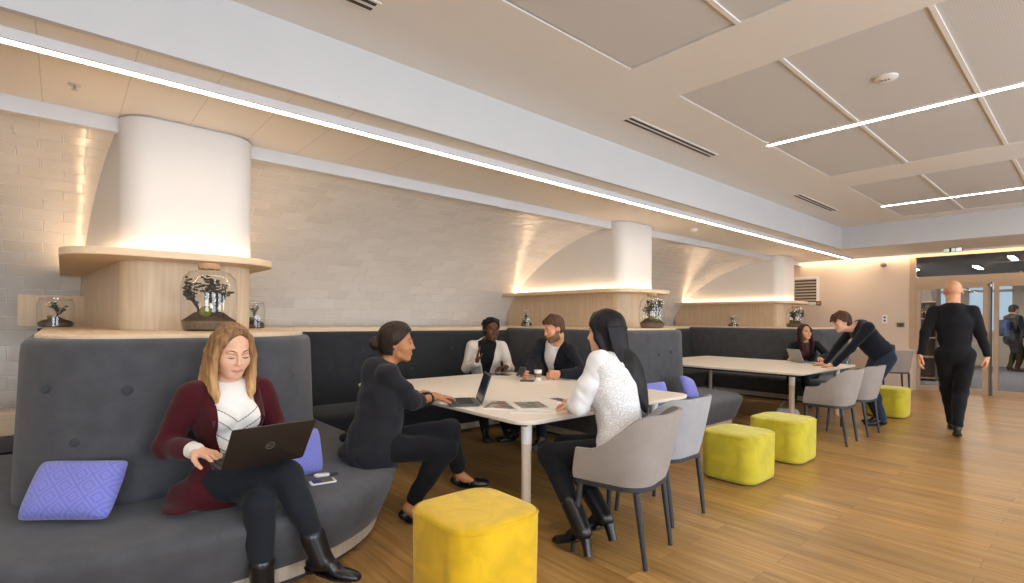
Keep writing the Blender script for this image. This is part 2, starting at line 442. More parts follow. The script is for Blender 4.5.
pier(6.0, 6.86, 'plaster shaft behind the man in the dark suit', .30)
pier(11.5, 12.35, 'plaster shaft next to the end wall vent', .35)
o = MB().box(-6.63, -6.60, -.31, .33, 1.255, 1.55).obj('backboard', M['oak'], smooth=False)
tag(o, 'small oak backboard behind the terrarium jar at the tiled wall', 'board')

# ------------------------------------------------------------------ banquettes
def buttons(par, pts):
    for p, nrm in pts:
        d = Vector(nrm).normalized(); b = MB().lathe([(.001, .010), (.014, .009), (.022, .003), (.024, -.004)], 12)
        q = d.to_track_quat('Z', 'Y').to_matrix()
        b.v = [tuple(q @ Vector(v)) for v in b.v]
        o = b.obj('button', M['button'], par); o.location = Vector(p)

def island(label, seat, sr, back, br, lean=.035, xb=-5.6, fab='fab'):
    """seat = (y0, y1, xfront), back = (y0, y1, xfront) at seat level"""
    t = thing('banquette', label, 'bench', (seat[2], .5*(seat[0]+seat[1]), 0), group='upholstered island benches')
    ox, oy = seat[2], .5*(seat[0]+seat[1])
    def sh(o): return [(p[0]-ox, p[1]-oy) for p in o]
    so = sh(rrect(-4.95, seat[2], seat[0], seat[1], (.02, sr[0], sr[1], .02), 16))
    MB().stack(so, [(.112, .10), (.116, .092), (.20, .055), (.30, .018), (.345, .003), (.37, 0), (.39, .012), (.403, .035), (.41, .075)]).obj('seat', M[fab], t, angle=60)
    MB().stack(so, [(.03, .125), (.112, .125)]).obj('plinth', M['plinth'], t)
    MB().stack(so, [(.0, .15), (.03, .15)]).obj('toe_kick', M['slot'], t)
    bo = sh(rrect(xb-.9, back[2], back[0], back[1], (.02, br[0], br[1], .02), 12))
    bk = MB().stack(bo, [(.405, .02), (.42, .004), (.45, 0), (.8, lean*.4), (1.16, lean*.8), (1.205, lean*.85+.003), (1.226, lean*.9+.014), (1.235, lean*.95+.035), (1.236, lean+.065)]).obj('backrest', M[fab], t, angle=60)
    return t, bk, (ox, oy)

# island beside the camera
isl1, bk1, off1 = island('charcoal island bench with the woman in burgundy sitting on it', (-.62, 1.83, -2.57), (.95, 1.05), (-.19, 1.42, -3.2), (.42, .8))
isl2, bk2, off2 = island('charcoal island bench between the two white tables', (4.25, 6.98, -3.0), (.7, .6), (4.85, 6.62, -3.68), (.4, .5))
isl3, bk3, off3 = island('charcoal island bench beyond the long table, where the woman with dark red hair sits', (9.28, 12.0, -2.75), (.5, .5), (9.9, 11.9, -3.24), (.3, .4))
def btn(bk, off, pts, n):
    buttons(bk, [((p[0]-off[0], p[1]-off[1], p[2]), n) for p in pts])
def bx(xf, z, lean=.035): return xf - max(0, (z-.45)/.69)*lean*.8
for pt, nr in (((-3.21, .25, .98), (1, 0, .05)), ((-3.255, .05, .74), (.9, -.43, .05)), ((-3.335, -.06, 1.0), (.71, -.70, .05)), ((-3.405, 1.11, .98), (.76, .63, .05))):
    btn(bk1, off1, [pt], nr)
for pt, nr in (((-3.695, 5.70, .93), (1, 0, .05)), ((-3.695, 5.98, .95), (1, 0, .05)), ((-3.69, 5.73, .66), (1, 0, .05)), ((-3.79, 6.41, .66), (.8, .6, .05))):
    btn(bk2, off2, [pt], nr)
btn(bk2, off2, [(x, 4.85+max(0, (z-.45)/.69)*.03-.002, z) for x, z in ((-5.2, .98), (-4.9, .72), (-4.5, .98), (-4.15, .72))], (0, -1, .1))
btn(bk3, off3, [(x, 9.9+max(0, (z-.45)/.69)*.03-.002, z) for x, z in ((-5.2, .98), (-4.6, .98), (-4.0, .98))], (0, -1, .1))

def counter(label, y0, y1, xf, r):
    o = MB().stack(rrect(-7.05, xf, y0, y1, (.02, r[0], r[1], .02), 12), [(1.2, .004), (1.204, 0), (1.251, 0), (1.255, .004)]).obj('counter_top', M['oakh'])
    o.data.transform(Matrix.Translation((-xf, -y0, 0))); o.location = (xf, y0, 0)
    return tag(o, label, 'counter', 'oak counter tops over the benches')
counter('oak counter top above the bench of the woman in burgundy', -.11, 1.34, -3.30, (.4, .7))
counter('oak counter top on the bench between the two white tables', 4.95, 6.54, -3.8, (.3, .4))
counter('oak counter top over the bench beyond the long table', 10.0, 11.8, -3.36, (.25, .3))

def wall_bench(label, y0, y1, high=True):
    t = thing('wall_bench', label, 'bench', (-5.3, .5*(y0+y1), 0), group='benches along the tiled wall')
    h = .5*(y1-y0)
    def sec(name, prof, m):
        MB().loft([[(x+5.3, y, z) for x, z in prof] for y in (-h, h)]).obj(name, M[m], t, angle=50)
    sec('seat', [(-5.62, .112), (-5.02, .112), (-4.97, .30), (-4.953, .36), (-4.965, .39), (-5.0, .41), (-5.62, .41)], 'fabd')
    sec('plinth', [(-5.6, .03), (-5.06, .03), (-5.06, .112), (-5.6, .112)], 'plinth')
    if high:
        bk = None
        prof = [(-5.9, .40), (-5.58, .40), (-5.56, .44), (-5.66, 1.14), (-5.69, 1.19), (-5.74, 1.2), (-5.9, 1.2)]
        bk = MB().loft([[(x+5.3, y, z) for x, z in prof] for y in (-h, h)]).obj('backrest', M['fabd'], t, angle=50)
        buttons(bk, [((-5.61-(z-.8)*.14+5.3, y-.5*(y0+y1), z), (1, 0, .1)) for y, z in
                     [(y0+.55+.62*i, (.98 if i % 2 else .74)) for i in range(int((y1-y0-.7)/.62))]])
    return t
wall_bench('dark bench along the tiled wall behind the nearer white table', 1.46, 4.84)
wall_bench('dark bench along the tiled wall behind the farther white table', 6.63, 9.89)
wall_bench('low dark bench at the tiled wall beside the near island bench', -3.4, -.21, False)
o = MB().box(-5.95, -5.75, -3.4, -.22, .02, .58).obj('ledge_panel', M['oakh'], smooth=False); tag(o, 'low pale oak panel behind the dark bench at the picture edge', 'panel')
for y0, y1, lab in ((1.37, 4.94, 'oak ledge along the tiled wall above the nearer dark bench'), (6.55, 9.99, 'oak ledge along the tiled wall above the farther dark bench')):
    o = MB().box(-7.05, -5.72, y0, y1, 1.202, 1.25).obj('wall_shelf', M['oakh'], smooth=False, bevel=.004)
    tag(o, lab, 'shelf', 'oak ledges under the tiles')
# ------------------------------------------------------------------ tables
def table(label, x0, x1, y0, y1, legs):
    cx, cy = .5*(x0+x1), .5*(y0+y1)
    t = thing('meeting_table', label, 'table', (cx, cy, 0), group='white meeting tables')
    o = rrect(x0-cx, x1-cx, y0-cy, y1-cy, .13)
    MB().stack(o, [(.690, .02), (.694, .008), (.712, 0), (.717, 0), (.72, .003)]).obj('table_top', M['tabletop'], t, angle=30)
    MB().stack(rrect(x0-cx+.1, x1-cx-.1, y0-cy+.1, y1-cy-.1, .02), [(.665, 0), (.690, 0)]).obj('under_frame', M['blackmetal'], t)
    for x, y in legs:
        l = MB().lathe([(.028, 0), (.030, .004), (.034, .55)], 20, (x-cx, y-cy, 0)).obj('leg', M['legwood'], t)
        MB().lathe([(.0345, .55), (.037, .69)], 20, (x-cx, y-cy, 0)).obj('leg_collar', M['legwhite'], l)
    return t
table('white meeting table with the magazines, near the yellow stool', -4.78, -2.33, 2.14, 4.12, [(-2.46, 2.28), (-2.46, 3.72), (-4.6, 2.35), (-4.6, 3.9)])
table('white meeting table farther off, where the man leans over', -4.85, -2.43, 6.85, 9.05, [(-2.60, 7.0), (-2.56, 8.55), (-4.7, 7.0), (-4.7, 8.9)])

# ------------------------------------------------------------------ stools
def stool(label, x, y, col, w=.44, d=.44, h=.41, rz=0, r=.13):
    t = thing('cube_stool', label, 'stool', (x, y, 0), rz, 'velvet cube stools')
    o = rrect(-w/2, w/2, -d/2, d/2, r, 10)
    MB().stack(o, [(.018, .012), (.03, .003), (.05, 0), (h-.035, -.004), (h-.012, .003), (h-.003, .014), (h, .03), (h+.005, .07), (h+.007, .11)]).obj('cover', M[col], t, angle=70)
    MB().stack(o, [(h-.022, -.0055), (h-.016, -.007), (h-.010, -.0025)], cap=False).obj('piping', M[col], t, angle=80)
    MB().stack(o, [(0, .03), (.02, .03)]).obj('base', M['stoolbase'], t)
    return t
stool('big yellow velvet cube stool in front of the near table leg', -2.0, 1.52, 'yellow', .50, .50, .445)
stool('lime velvet cube stool just past the silver chair, nearer of the pair', -2.09, 4.46, 'lime', .48, .52)
stool('lime velvet cube stool behind its twin, by the far table', -2.10, 5.44, 'lime', .50, .52)
stool('olive lime cube stool beside the leaning man, near the end wall', -2.07, 9.10, 'lime', .50, .46, .42)

# ------------------------------------------------------------------ tub chairs
def shell_mesh(th=.022):
    """tub: from one front arm end round the back to the other"""
    N, K = 48, 7
    def plan(t, w, d, r):
        # open U of half width w, front at y=+d, back at y=-d
        L1 = 2*d-r; La = .5*PI*r; L3 = 2*w-2*r; tot = 2*L1+2*La+L3; s = t*tot
        if s < L1: return Vector((-w, d-s))
        s -= L1
        if s < La: a = PI+s/r; return Vector((-w+r+r*math.cos(a), -d+r+r*math.sin(a)))
        s -= La
        if s < L3: return Vector((-w+r+s, -d))
        s -= L3
        if s < La: a = 1.5*PI+s/r; return Vector((w-r+r*math.cos(a), -d+r+r*math.sin(a)))
        s -= La
        return Vector((w, -d+r+s))
    def ht(t):
        u = abs(t-.5)*2                      # 0 back .. 1 front
        k = min(1, max(0, (u-.30)/.45)); k = k*k*(3-2*k)
        return .845-.20*k-.02*u
    outer = []; inner = []
    for j in range(K+1):
        f = j/K; ro = []; ri = []
        for i in range(N+1):
            t = i/N
            a = plan(t, .235, .215, .15); b = plan(t, .285, .285, .20)
            e = f**.8
            p = a.lerp(b, e); back = max(0, 1-abs(t-.5)*3.2)
            p.y -= .03*back*f
            if abs(t-.5) > .36: p.y -= 0.11*f*(abs(t-.5)-.36)/.14        # arm front leans back as it rises
            z = .435+(ht(t)-.435)*f
            ro.append((p.x, p.y, z))
            q = plan(t, .235-th, .215, .15-th*.5).lerp(plan(t, .285-th, .285, .20-th*.5), e)
            q.y -= .03*back*f
            if abs(t-.5) > .36: q.y -= 0.11*f*(abs(t-.5)-.36)/.14
            if .25 < t < .75: q.y += th*.9*math.sin((t-.25)*2*PI)
            ri.append((q.x, q.y, z))
        outer.append(ro); inner.append(ri)
    n = N+1; vs = [p for r in outer for p in r]+[p for r in inner for p in r]; o2 = n*(K+1); fs = []
    for j in range(K):
        for i in range(N):
            a = j*n+i; fs.append((a, a+1, a+1+n, a+n)); fs.append((o2+a, o2+a+n, o2+a+1+n, o2+a+1))
    for i in range(N):
        fs.append((K*n+i, K*n+i+1, o2+K*n+i+1, o2+K*n+i)); fs.append((i, o2+i, o2+i+1, i+1))
    for j in range(K):
        for i in (0, N):
            a = j*n+i; fs.append((a, a+n, o2+a+n, o2+a))
    m = MB(); m.add(vs, fs); return m
def make_chair(label, mat, x, y, rz):
    t = thing('tub_chair', label, 'chair', (x, y, 0), rz, 'upholstered tub chairs')
    shell_mesh().obj('shell', M[mat], t, angle=50)
    MB().stack(rrect(-.205, .205, -.19, .225, (.12, .12, .05, .05)), [(.43, .01), (.435, 0), (.465, 0), (.478, .012), (.482, .04)]).obj('seat', M[mat], t, angle=60)
    MB().stack(rrect(-.238, .238, -.218, .22, (.15, .15, .03, .03)), [(.405, .012), (.41, 0), (.434, 0)]).obj('seat_frame', M['blackmetal'], t, angle=50)
    for sx in (-1, 1):
        for (yy, fy, fx) in ((.185, .215, .235), (-.16, -.215, .20)):
            MB().tube([(sx*.205, yy, .41), (sx*fx, fy, 0)], [.019, .0125], 10).obj('leg', M['blackmetal'], t)
    return t
ch1 = make_chair('taupe tub chair holding the woman in the lace blouse', 'shell', -1.875, 2.535, math.radians(103))
ch2 = make_chair('empty silver grey tub chair tucked at the near table', 'shell2', -2.06, 3.22, math.radians(90))
dup(ch1, (-2.05, 6.64, 0), math.radians(92), 'taupe tub chair with its arm towards us at the far table')
dup(ch1, (-2.03, 7.40, 0), math.radians(88), 'taupe tub chair beside the leaning man, second along the far table')
dup(ch1, (-2.65, 12.0, 0), math.radians(30), 'pale tub chair by the white ledge at the end wall')

# ------------------------------------------------------------------ pillows
def pillow_mesh(w, h, th, n=16):
    vs = []; fs = []
    for side in (1, -1):
        for j in range(n+1):
            for i in range(n+1):
                a, b = -1+2*i/n, -1+2*j/n
                bulge = max(0, (1-a**4)*(1-b**4))**.6
                k = 1-.055*(a*a*b*b)-.045*(a*b)**8; s2 = 1-.05*(1-b*b)*a*a; s3 = 1-.07*(1-a*a)*b*b
                vs.append((a*w/2*k*s2, side*th/2*bulge, b*h/2*k*s3))
    m = (n+1)**2
    for j in range(n):
        for i in range(n):
            a = j*(n+1)+i; fs.append((a, a+1, a+n+2, a+n+1)); fs.append((m+a, m+a+n+1, m+a+n+2, m+a+1))
    b = MB(); b.add(vs, fs); me = b.mesh('pillow')
    bm = bmesh.new(); bm.from_mesh(me); bmesh.ops.remove_doubles(bm, verts=bm.verts, dist=.0005); bmesh.ops.recalc_face_normals(bm, faces=bm.faces); bm.to_mesh(me); bm.free()
    return me
def pillow(label, loc, rot, w=.42, h=.26, th=.13):
    o = link('pillow', pillow_mesh(w, h, th), M['pillow'], angle=80); o.location = loc; o.rotation_euler = [math.radians(a) for a in rot]
    tag(o, label, 'pillow', 'periwinkle patterned pillows'); return o
pillow('periwinkle pillow lying alone on the bench, farthest from the table', (-3.14, .05, .545), (-32, 0, 52), .42, .29, .13)
pillow('periwinkle pillow half hidden behind the open laptop', (-3.16, 1.06, .55), (-18, 8, 112), .38, .30, .12)
pillow('periwinkle pillow against the grey backrest beside the silver chair', (-3.38, 5.88, .525), (-25, 14, 100), .36, .30, .13)
pillow('periwinkle pillow seen low under the near table edge', (-3.36, 5.04, .52), (-24, -6, 60), .42, .28, .13)

# ------------------------------------------------------------------ terrarium jars
def jar(label, x, y, z, r, h, big):
    t = thing('terrarium_jar', label, 'terrarium', (x, y, z), random.uniform(0, 6), 'glass terrarium jars')
    if big:
        pr = [(.80*r, 0), (.92*r, .02*h), (1.0*r, .16*h), (1.0*r, .62*h), (.93*r, .78*h), (.72*r, .87*h), (.42*r, .90*h), (.38*r, .93*h)]
        lid = [(.37*r, .915*h), (.40*r, .93*h), (.40*r, .985*h), (.36*r, h)]
        fill = .28
    else:
        pr = [(.90*r, 0), (r, .03*h), (r, .80*h), (.94*r, .88*h), (.80*r, .92*h)]
        lid = [(.83*r, .90*h), (.9*r, .92*h), (.9*r, .97*h), (.3*r, h)]
        fill = .33
    g = MB().lathe(pr, 32, cap=False)
    g.obj('glass_jar', M['jarglass'], t)
    MB().lathe(lid, 24).obj('lid', M['cork'] if big else M['jarglass'], t)
    MB().lathe([(.76*r, .006*h), (.90*r, .03*h), (.965*r, .15*h)], 28).obj('pebbles', M['sand'], t)
    s = MB(); rings = []
    for k, f in enumerate((1, .8, .55, .28, .04)):
        rings.append([(f*.965*r*math.cos(a), f*.965*r*math.sin(a), h*(.15+(fill-.15)*(1-f**2)+.05*math.sin(2*a+k)*f*(1-f)*3)) for a in [2*PI*i/24 for i in range(24)]])
    s.loft(rings); s.obj('soil', M['soil'], t, angle=80)
    for k in range(4 if big else 2):
        a = random.uniform(0, 6.28); q = random.uniform(.25, .6)*r; mo = MB()
        mo.ball((q*math.cos(a), q*math.sin(a), h*(fill+.0)), (r*random.uniform(.16, .30), r*random.uniform(.16, .26), h*random.uniform(.05, .09)), 10, 6)
        mo.obj('moss_clump', M['moss'], t)
    tw = MB(); lf = MB()
    rnd = random.Random(int(x*100))
    def branch(p, d, L, rad, lev):
        pts = [p]
        for k in range(4):
            d = (d+Vector((rnd.uniform(-.5, .5), rnd.uniform(-.5, .5), rnd.uniform(-.1, .35)))*.6).normalized(); p = p+d*L/4
            rr = math.hypot(p.x, p.y)
            if rr > .82*r: p = Vector((p.x*.82*r/rr, p.y*.82*r/rr, p.z))
            p.z = min(p.z, h*.78); pts.append(p)
        tw.tube(pts, [rad, rad*.85, rad*.7, rad*.55, rad*.4], 6)
        if lev < 2:
            for k in range(3): branch(pts[1+k], (d+Vector((rnd.uniform(-1, 1), rnd.uniform(-1, 1), rnd.uniform(-.2, .5)))).normalized(), L*.7, rad*.6, lev+1)
        for k in range(5):
            q = pts[rnd.randint(2, 4)]+Vector((rnd.uniform(-1, 1), rnd.uniform(-1, 1), rnd.uniform(-.5, .8)))*r*.12
            if math.hypot(q.x, q.y) < .88*r: lf.ball(q, (r*rnd.uniform(.05, .10), r*rnd.uniform(.05, .10), r*rnd.uniform(.03, .05)), 6, 4)
    nb = 3 if big else 1
    for k in range(nb):
        a = 2*PI*k/nb+.4; q = (.35 if big else .05)*r
        branch(Vector((q*math.cos(a), q*math.sin(a), h*(fill-.04))), Vector((.3*math.cos(a+1), .3*math.sin(a+1), 1)).normalized(), h*(.36 if big else .36), r*.055, 0)
    tw.obj('branches', M['twig'], t); lf.obj('foliage', M['leaf'], t)
    return t
jar('large terrarium jar above the head of the woman in burgundy', -4.13, .78, 1.255, .175, .47, True)
jar('small terrarium jar in front of the oak backboard', -5.95, -.04, 1.255, .125, .26, False)
jar('small terrarium jar half hidden behind the oak cladding near the large jar', -5.13, 1.235+.1, 1.255, .088, .25, False)
jar('large terrarium jar above the hair of the woman in the lace blouse', -4.02, 6.02, 1.255, .165, .47, True)
jar('small terrarium jar on the counter above the man in the suit', -5.66, 5.22, 1.255, .085, .25, False)
jar('large terrarium jar above the woman with dark red hair', -3.98, 10.86, 1.255, .165, .43, True)
jar('small terrarium jar on the counter over the far dark bench', -5.16, 10.72, 1.255, .11, .24, False)

# ------------------------------------------------------------------ laptops
def laptop(label, loc, rz, w, d, lid_h, angle, body, tiltx=0, tilty=0, emblem=True, group='open laptops'):
    """hinge at the local origin, keyboard towards -y, lid rising at `angle` degrees from the keyboard plane"""
    t = thing('laptop', label, 'laptop', loc, 0, group); t.rotation_euler = (math.radians(tiltx), math.radians(tilty), rz)
    MB().stack(rrect(-w/2, w/2, -d, 0, .012, 4), [(0, .003), (.004, 0), (.014, 0), (.016, .002)]).obj('base', body, t)
    k = MB()
    for r in range(5):
        for c in range(13):
            x0 = -w/2+.02+c*(w-.04)/13; y0 = -.035-(r+1)*(d*.5)/5
            k.box(x0, x0+(w-.04)/13-.003, y0, y0+d*.1-.004, .0155, .0185)
    k.obj('keyboard', M['keys'], t, smooth=False)
    MB().box(-w*.16, w*.16, -d*.92, -d*.64, .0155, .0166).obj('touchpad', M['keys'], t, smooth=False)
    R = Matrix.Translation((0, 0, .012)) @ Matrix.Rotation(-math.radians(180-angle), 4, 'X')
    # lid built folded flat over the keyboard (towards -y), then turned up round the hinge
    lidm = MB().stack(rrect(-w/2, w/2, -lid_h, 0, .012, 4), [(.006, .001), (.008, 0), (.013, 0), (.014, .002)])
    Rl = Matrix.Translation((0, 0, .012)) @ Matrix.Rotation(-math.radians(angle), 4, 'X')
    lidm.v = [tuple(Rl @ Vector(p)) for p in lidm.v]; lid = lidm.obj('lid', body, t)
    s = MB().box(-w/2+.012, w/2-.012, -lid_h+.014, -.018, .0048, .0062); s.v = [tuple(Rl @ Vector(p)) for p in s.v]; s.obj('screen', M['screen'], lid, smooth=False)
    if emblem:
        e = MB(); n = 28
        for ro, ri in ((.020, .0172),):
            vs = [(r*math.cos(2*PI*i/n), -lid_h*.5+r*math.sin(2*PI*i/n), z) for z in (.0142, .0150) for r in (ro, ri) for i in range(n)]
            fs = []
            for i in range(n):
                j = (i+1) % n
                fs += [(2*n+i, 2*n+j, 3*n+j, 3*n+i), (i, j, 2*n+j, 2*n+i), (n+i, 3*n+i, 3*n+j, n+j)]
            e.add(vs, fs)
        # D E L L inside the ring, drawn with small bars
        def bar(x0, y0, x1, y1, wd=.0013):
            a = Vector((x0, y0, 0)); b = Vector((x1, y1, 0)); dd = (b-a).normalized(); nn = Vector((-dd.y, dd.x, 0))*wd/2
            vs = [(*(p+s*nn).xy, z) for z in (.0142, .0150) for p in (a, b) for s in (1, -1)]
            e.add([(-v[0], -lid_h*.5-v[1], v[2]) for v in vs], [(4, 5, 7, 6), (0, 1, 5, 4), (2, 6, 7, 3), (0, 4, 6, 2), (1, 3, 7, 5)])
        hh = .0055
        bar(-.0135, -hh, -.0135, hh); bar(-.0135, hh, -.010, hh*.6); bar(-.010, hh*.6, -.009, 0); bar(-.009, 0, -.010, -hh*.6); bar(-.010, -hh*.6, -.0135, -hh)
        for yy in (-hh, 0, hh): bar(-.0062, yy*.8, -.0005, yy*.8+.001)
        bar(-.0062, -hh, -.0062, hh)
        for xx in (.0025, .0085): bar(xx, -hh, xx, hh); bar(xx, -hh, xx+.0045, -hh)
        e.v = [tuple(Rl @ Vector(p)) for p in e.v]; e.obj('emblem', M['logo'], lid, smooth=False)
    return t

# ------------------------------------------------------------------ ceiling things
for x, y, lab in ((-2.85, .6, 'slot vent in the ceiling cut off by the top of the picture'), (-2.87, 4.66, 'slot vent in the ceiling over the near table'), (-2.93, 8.78, 'slot vent in the ceiling over the far table')):
    t = thing('ceiling_vent', lab, 'vent', (x, y, ZC), group='linear slot vents')
    MB().box(-.06, .06, -.80, .80, -.006, .004).obj('vent_frame', M['white'], t, smooth=False)
    for k in (-.028, .028): MB().box(k-.014, k+.014, -.78, .78, -.0075, -.005).obj('slot', M['slot'], t, smooth=False)
for y, lab in ((-2.9, 'warm linear ceiling light behind the viewer'), (1.35, 'warm linear ceiling light across the panels nearest the viewer'), (5.55, 'long warm linear light across the ceiling panels with the detector'), (9.76, 'warm linear light across the far ceiling panels')):
    if y < 0: continue
    t = thing('linear_light', lab, 'light', (.55, y, ZC), group='linear ceiling lights')
    MB().box(-2.87, 2.85, -.028, .028, -.006, .012).obj('diffuser', M['ledn'], t, smooth=False)
    MB().box(-2.88, 2.86, -.036, -.028, -.008, .012).box(-2.88, 2.86, .028, .036, -.008, .012).obj('housing', M['white'], t, smooth=False)
t = thing('smoke_detector', 'round white detector on the perforated ceiling panel', 'detector', (-1.09, 4.68, ZC+.008))
MB().lathe([(.075, 0), (.075, -.010), (.055, -.022), (.001, -.024)], 24).obj('housing', M['white'], t)
d = MB()
for k in range(3): d.box(-.03+.022*k, -.018+.022*k, -.02, -.005, -.026, -.022)
d.obj('sensor', M['slot'], t, smooth=False)
t = thing('smoke_detector', 'small domed detector on the low ceiling between the second and third shafts', 'detector', (-4.18, 7.36, ZS))
MB().lathe([(.055, 0), (.055, -.03), (.045, -.045), (.001, -.05)], 20).obj('housing', M['white'], t)
MB().lathe([(.02, -.045), (.018, -.06), (.001, -.062)], 12).obj('sensor', M['channel'], t)
t = thing('sprinkler', 'tiny sprinkler head in the low ceiling above the near shaft', 'sprinkler', (-4.22, .05, ZS))
MB().lathe([(.035, 0), (.03, -.008), (.001, -.009)], 16).obj('cover_plate', M['channel'], t)
MB().lathe([(.008, -.008), (.008, -.03), (.018, -.032), (.001, -.035)], 10).obj('sprinkler_head', M['metal'], t)
# ------------------------------------------------------------------ end wall fittings
t = thing('wall_vent', 'square louvred grille on the end wall beside the shaft', 'vent', (-4.62, YE, 2.10))
f = MB().box(-.30, .30, -.03, 0, .27, .33).box(-.30, .30, -.03, 0, -.33, -.27).box(-.30, -.24, -.03, 0, -.27, .27).box(.24, .30, -.03, 0, -.27, .27)
f.obj('vent_frame', M['white'], t, smooth=False, bevel=.004)
MB().box(-.24, .24, -.004, -.001, -.27, .27).obj('backing', plain('vent_shadow', '#3f3a36', .8), t, smooth=False)
for k in range(8):
    z = -.245+k*.07
    MB().add([(-.24, -.024, z), (.24, -.024, z), (.24, -.006, z+.035), (-.24, -.006, z+.035), (-.24, -.027, z+.004), (.24, -.027, z+.004), (.24, -.009, z+.039), (-.24, -.009, z+.039)],
             [(0, 1, 2, 3), (4, 7, 6, 5), (0, 4, 5, 1), (2, 6, 7, 3), (0, 3, 7, 4), (1, 5, 6, 2)]).obj('slat', plain('vent_slat', '#a89c90', .5) if k == 0 else bpy.data.materials['vent_slat'], t, smooth=False)
t = thing('alarm_sensor', 'round dome sensor high on the end wall', 'sensor', (-3.08, YE, 2.60))
MB().ball((0, -.04, 0), (.06, .05, .06), 16, 10).obj('dome', plain('sensor_dome', '#8d7868', .4), t)
MB().ball((0, -.008, .0), (.07, .012, .07), 16, 8).obj('base', M['white'], t)
t = thing('wall_switch', 'white double switch plate on the end wall', 'switch', (-3.06, YE, 1.44))
MB().box(-.045, .045, -.012, 0, -.09, .09).obj('plate', M['white'], t, smooth=False, bevel=.003)
for z in (-.035, .035): MB().box(-.018, .018, -.016, -.011, z-.02, z+.02).obj('rocker', M['slot'], t, smooth=False)
t = thing('thermostat', 'dark wall controller next to the white switch plate', 'controller', (-2.78, YE, 1.32))
MB().box(-.06, .06, -.03, 0, -.045, .045).obj('body', plain('controller_dark', '#5d554c', .4), t, smooth=False, bevel=.006)
MB().box(-.03, .04, -.033, -.029, -.01, .02).obj('display', M['phones'], t, smooth=False)
t = thing('call_point', 'small amber box on the end wall under the grille', 'call point', (-4.33, YE, 1.80))
MB().box(-.05, .05, -.04, 0, -.05, .05).obj('body', plain('amber_box', '#6e4a1c', .4), t, smooth=False, bevel=.006)
MB().box(-.02, .02, -.044, -.039, -.02, .02).obj('face', plain('amber_face', '#c08a2c', .4), t, smooth=False)

# exit sign: running man, arrow and doorway
t = thing('exit_sign', 'green and black hanging emergency exit sign above the glass doors', 'sign', (-1.86, 12.55, 2.73))
t.scale = (.72, .72, .72)
MB().box(-.19, .19, -.02, .02, -.055, .055).obj('sign_box', M['exit'], t, smooth=False, bevel=.003)
MB().box(-.185, -.07, -.024, -.019, -.045, .045).box(-.03, .06, -.024, -.019, -.045, .045).obj('green_field', M['exitg'], t, smooth=False)
e = MB().box(.07, .18, -.024, -.019, -.048, .048)                                     # doorway
e.add([(-.125, -.0255, .0), (-.09, -.0255, .032), (-.09, -.0255, .012), (-.075, -.0255, .012), (-.075, -.0255, -.012), (-.09, -.0255, -.012), (-.09, -.0255, -.032)], [(0, 1, 2, 3, 4, 5, 6)])
e.ball((.02, -.026, .032), (.008, .002, .008), 10, 6)
for a, b in (((.016, .022), (.005, -.005)), ((.005, -.005), (.022, -.018)), ((.022, -.018), (.018, -.038)), ((.005, -.005), (-.012, -.022)), ((-.012, -.022), (-.026, -.02)), ((.014, .016), (.034, .006)), ((.012, .018), (-.008, .010))):
    e.tube([(a[0], -.0255, a[1]), (b[0], -.0255, b[1])], .0035, 6)
e.obj('running_figure', M['exitw'], t, smooth=False)
MB().box(-.10, -.09, -.004, .004, .055, .075).box(.09, .10, -.004, .004, .055, .075).obj('hanger', M['metal'], t, smooth=False)

# glazed partition with doors
F = M['frame']
d = MB()
X0, XP, X1 = -2.62, -1.40, 1.2
def post(x0, x1, z0=0, z1=2.79, y0=YE-.01, y1=YE+.09): d.box(x0, x1, y0, y1, z0, z1)
post(X0-.018, X0+.08); post(X1-.08, X1)
d.box(X0+.08, X1-.08, YE-.006, YE+.085, 2.14, 2.30); d.box(X0+.08, X1-.08, YE-.006, YE+.085, 2.70, 2.79)
post(-1.51, -1.42, 0, 2.14); post(-1.36, -1.29, 0, 2.14); post(-.16, -.06, 0, 2.14)
d.box(X0+.16, -1.51, YE, YE+.08, 0, .10); d.box(-1.29, X1-.08, YE, YE+.08, 0, .10)
d.box(X0+.081, X0+.16, YE, YE+.08, 0, 2.139); d.box(X0+.16, -1.51, YE, YE+.08, 2.05, 2.14); d.box(-1.29, X1-.08, YE, YE+.08, 2.06, 2.14)
o = struct(d.obj('door_1', F, smooth=False, ))
g = MB().box(X0+.16, -1.51, YE+.03, YE+.04, .10, 2.05).obj('glass_pane', M['doorglass'], o, smooth=False)
MB().box(-1.29, -.16, YE+.03, YE+.04, .10, 2.06).box(-.06, X1-.08, YE+.03, YE+.04, .10, 2.06).obj('glass_pane', M['doorglass'], o, smooth=False)
MB().box(X0+.08, X1-.08, YE+.03, YE+.04, 2.30, 2.70).obj('glass_pane', M['doorglass'], o, smooth=False)
MB().box(-1.405, -1.375, YE-.03, YE+.0, 0, 2.14).obj('door_post', plain('dark_gap', '#57493a', .5), o, smooth=False)
MB().lathe([(.03, 0), (.035, .02), (.03, .045), (.001, .05)], 14, (-1.40, YE-.03, 2.06)).obj('door_closer', M['metal'], o)

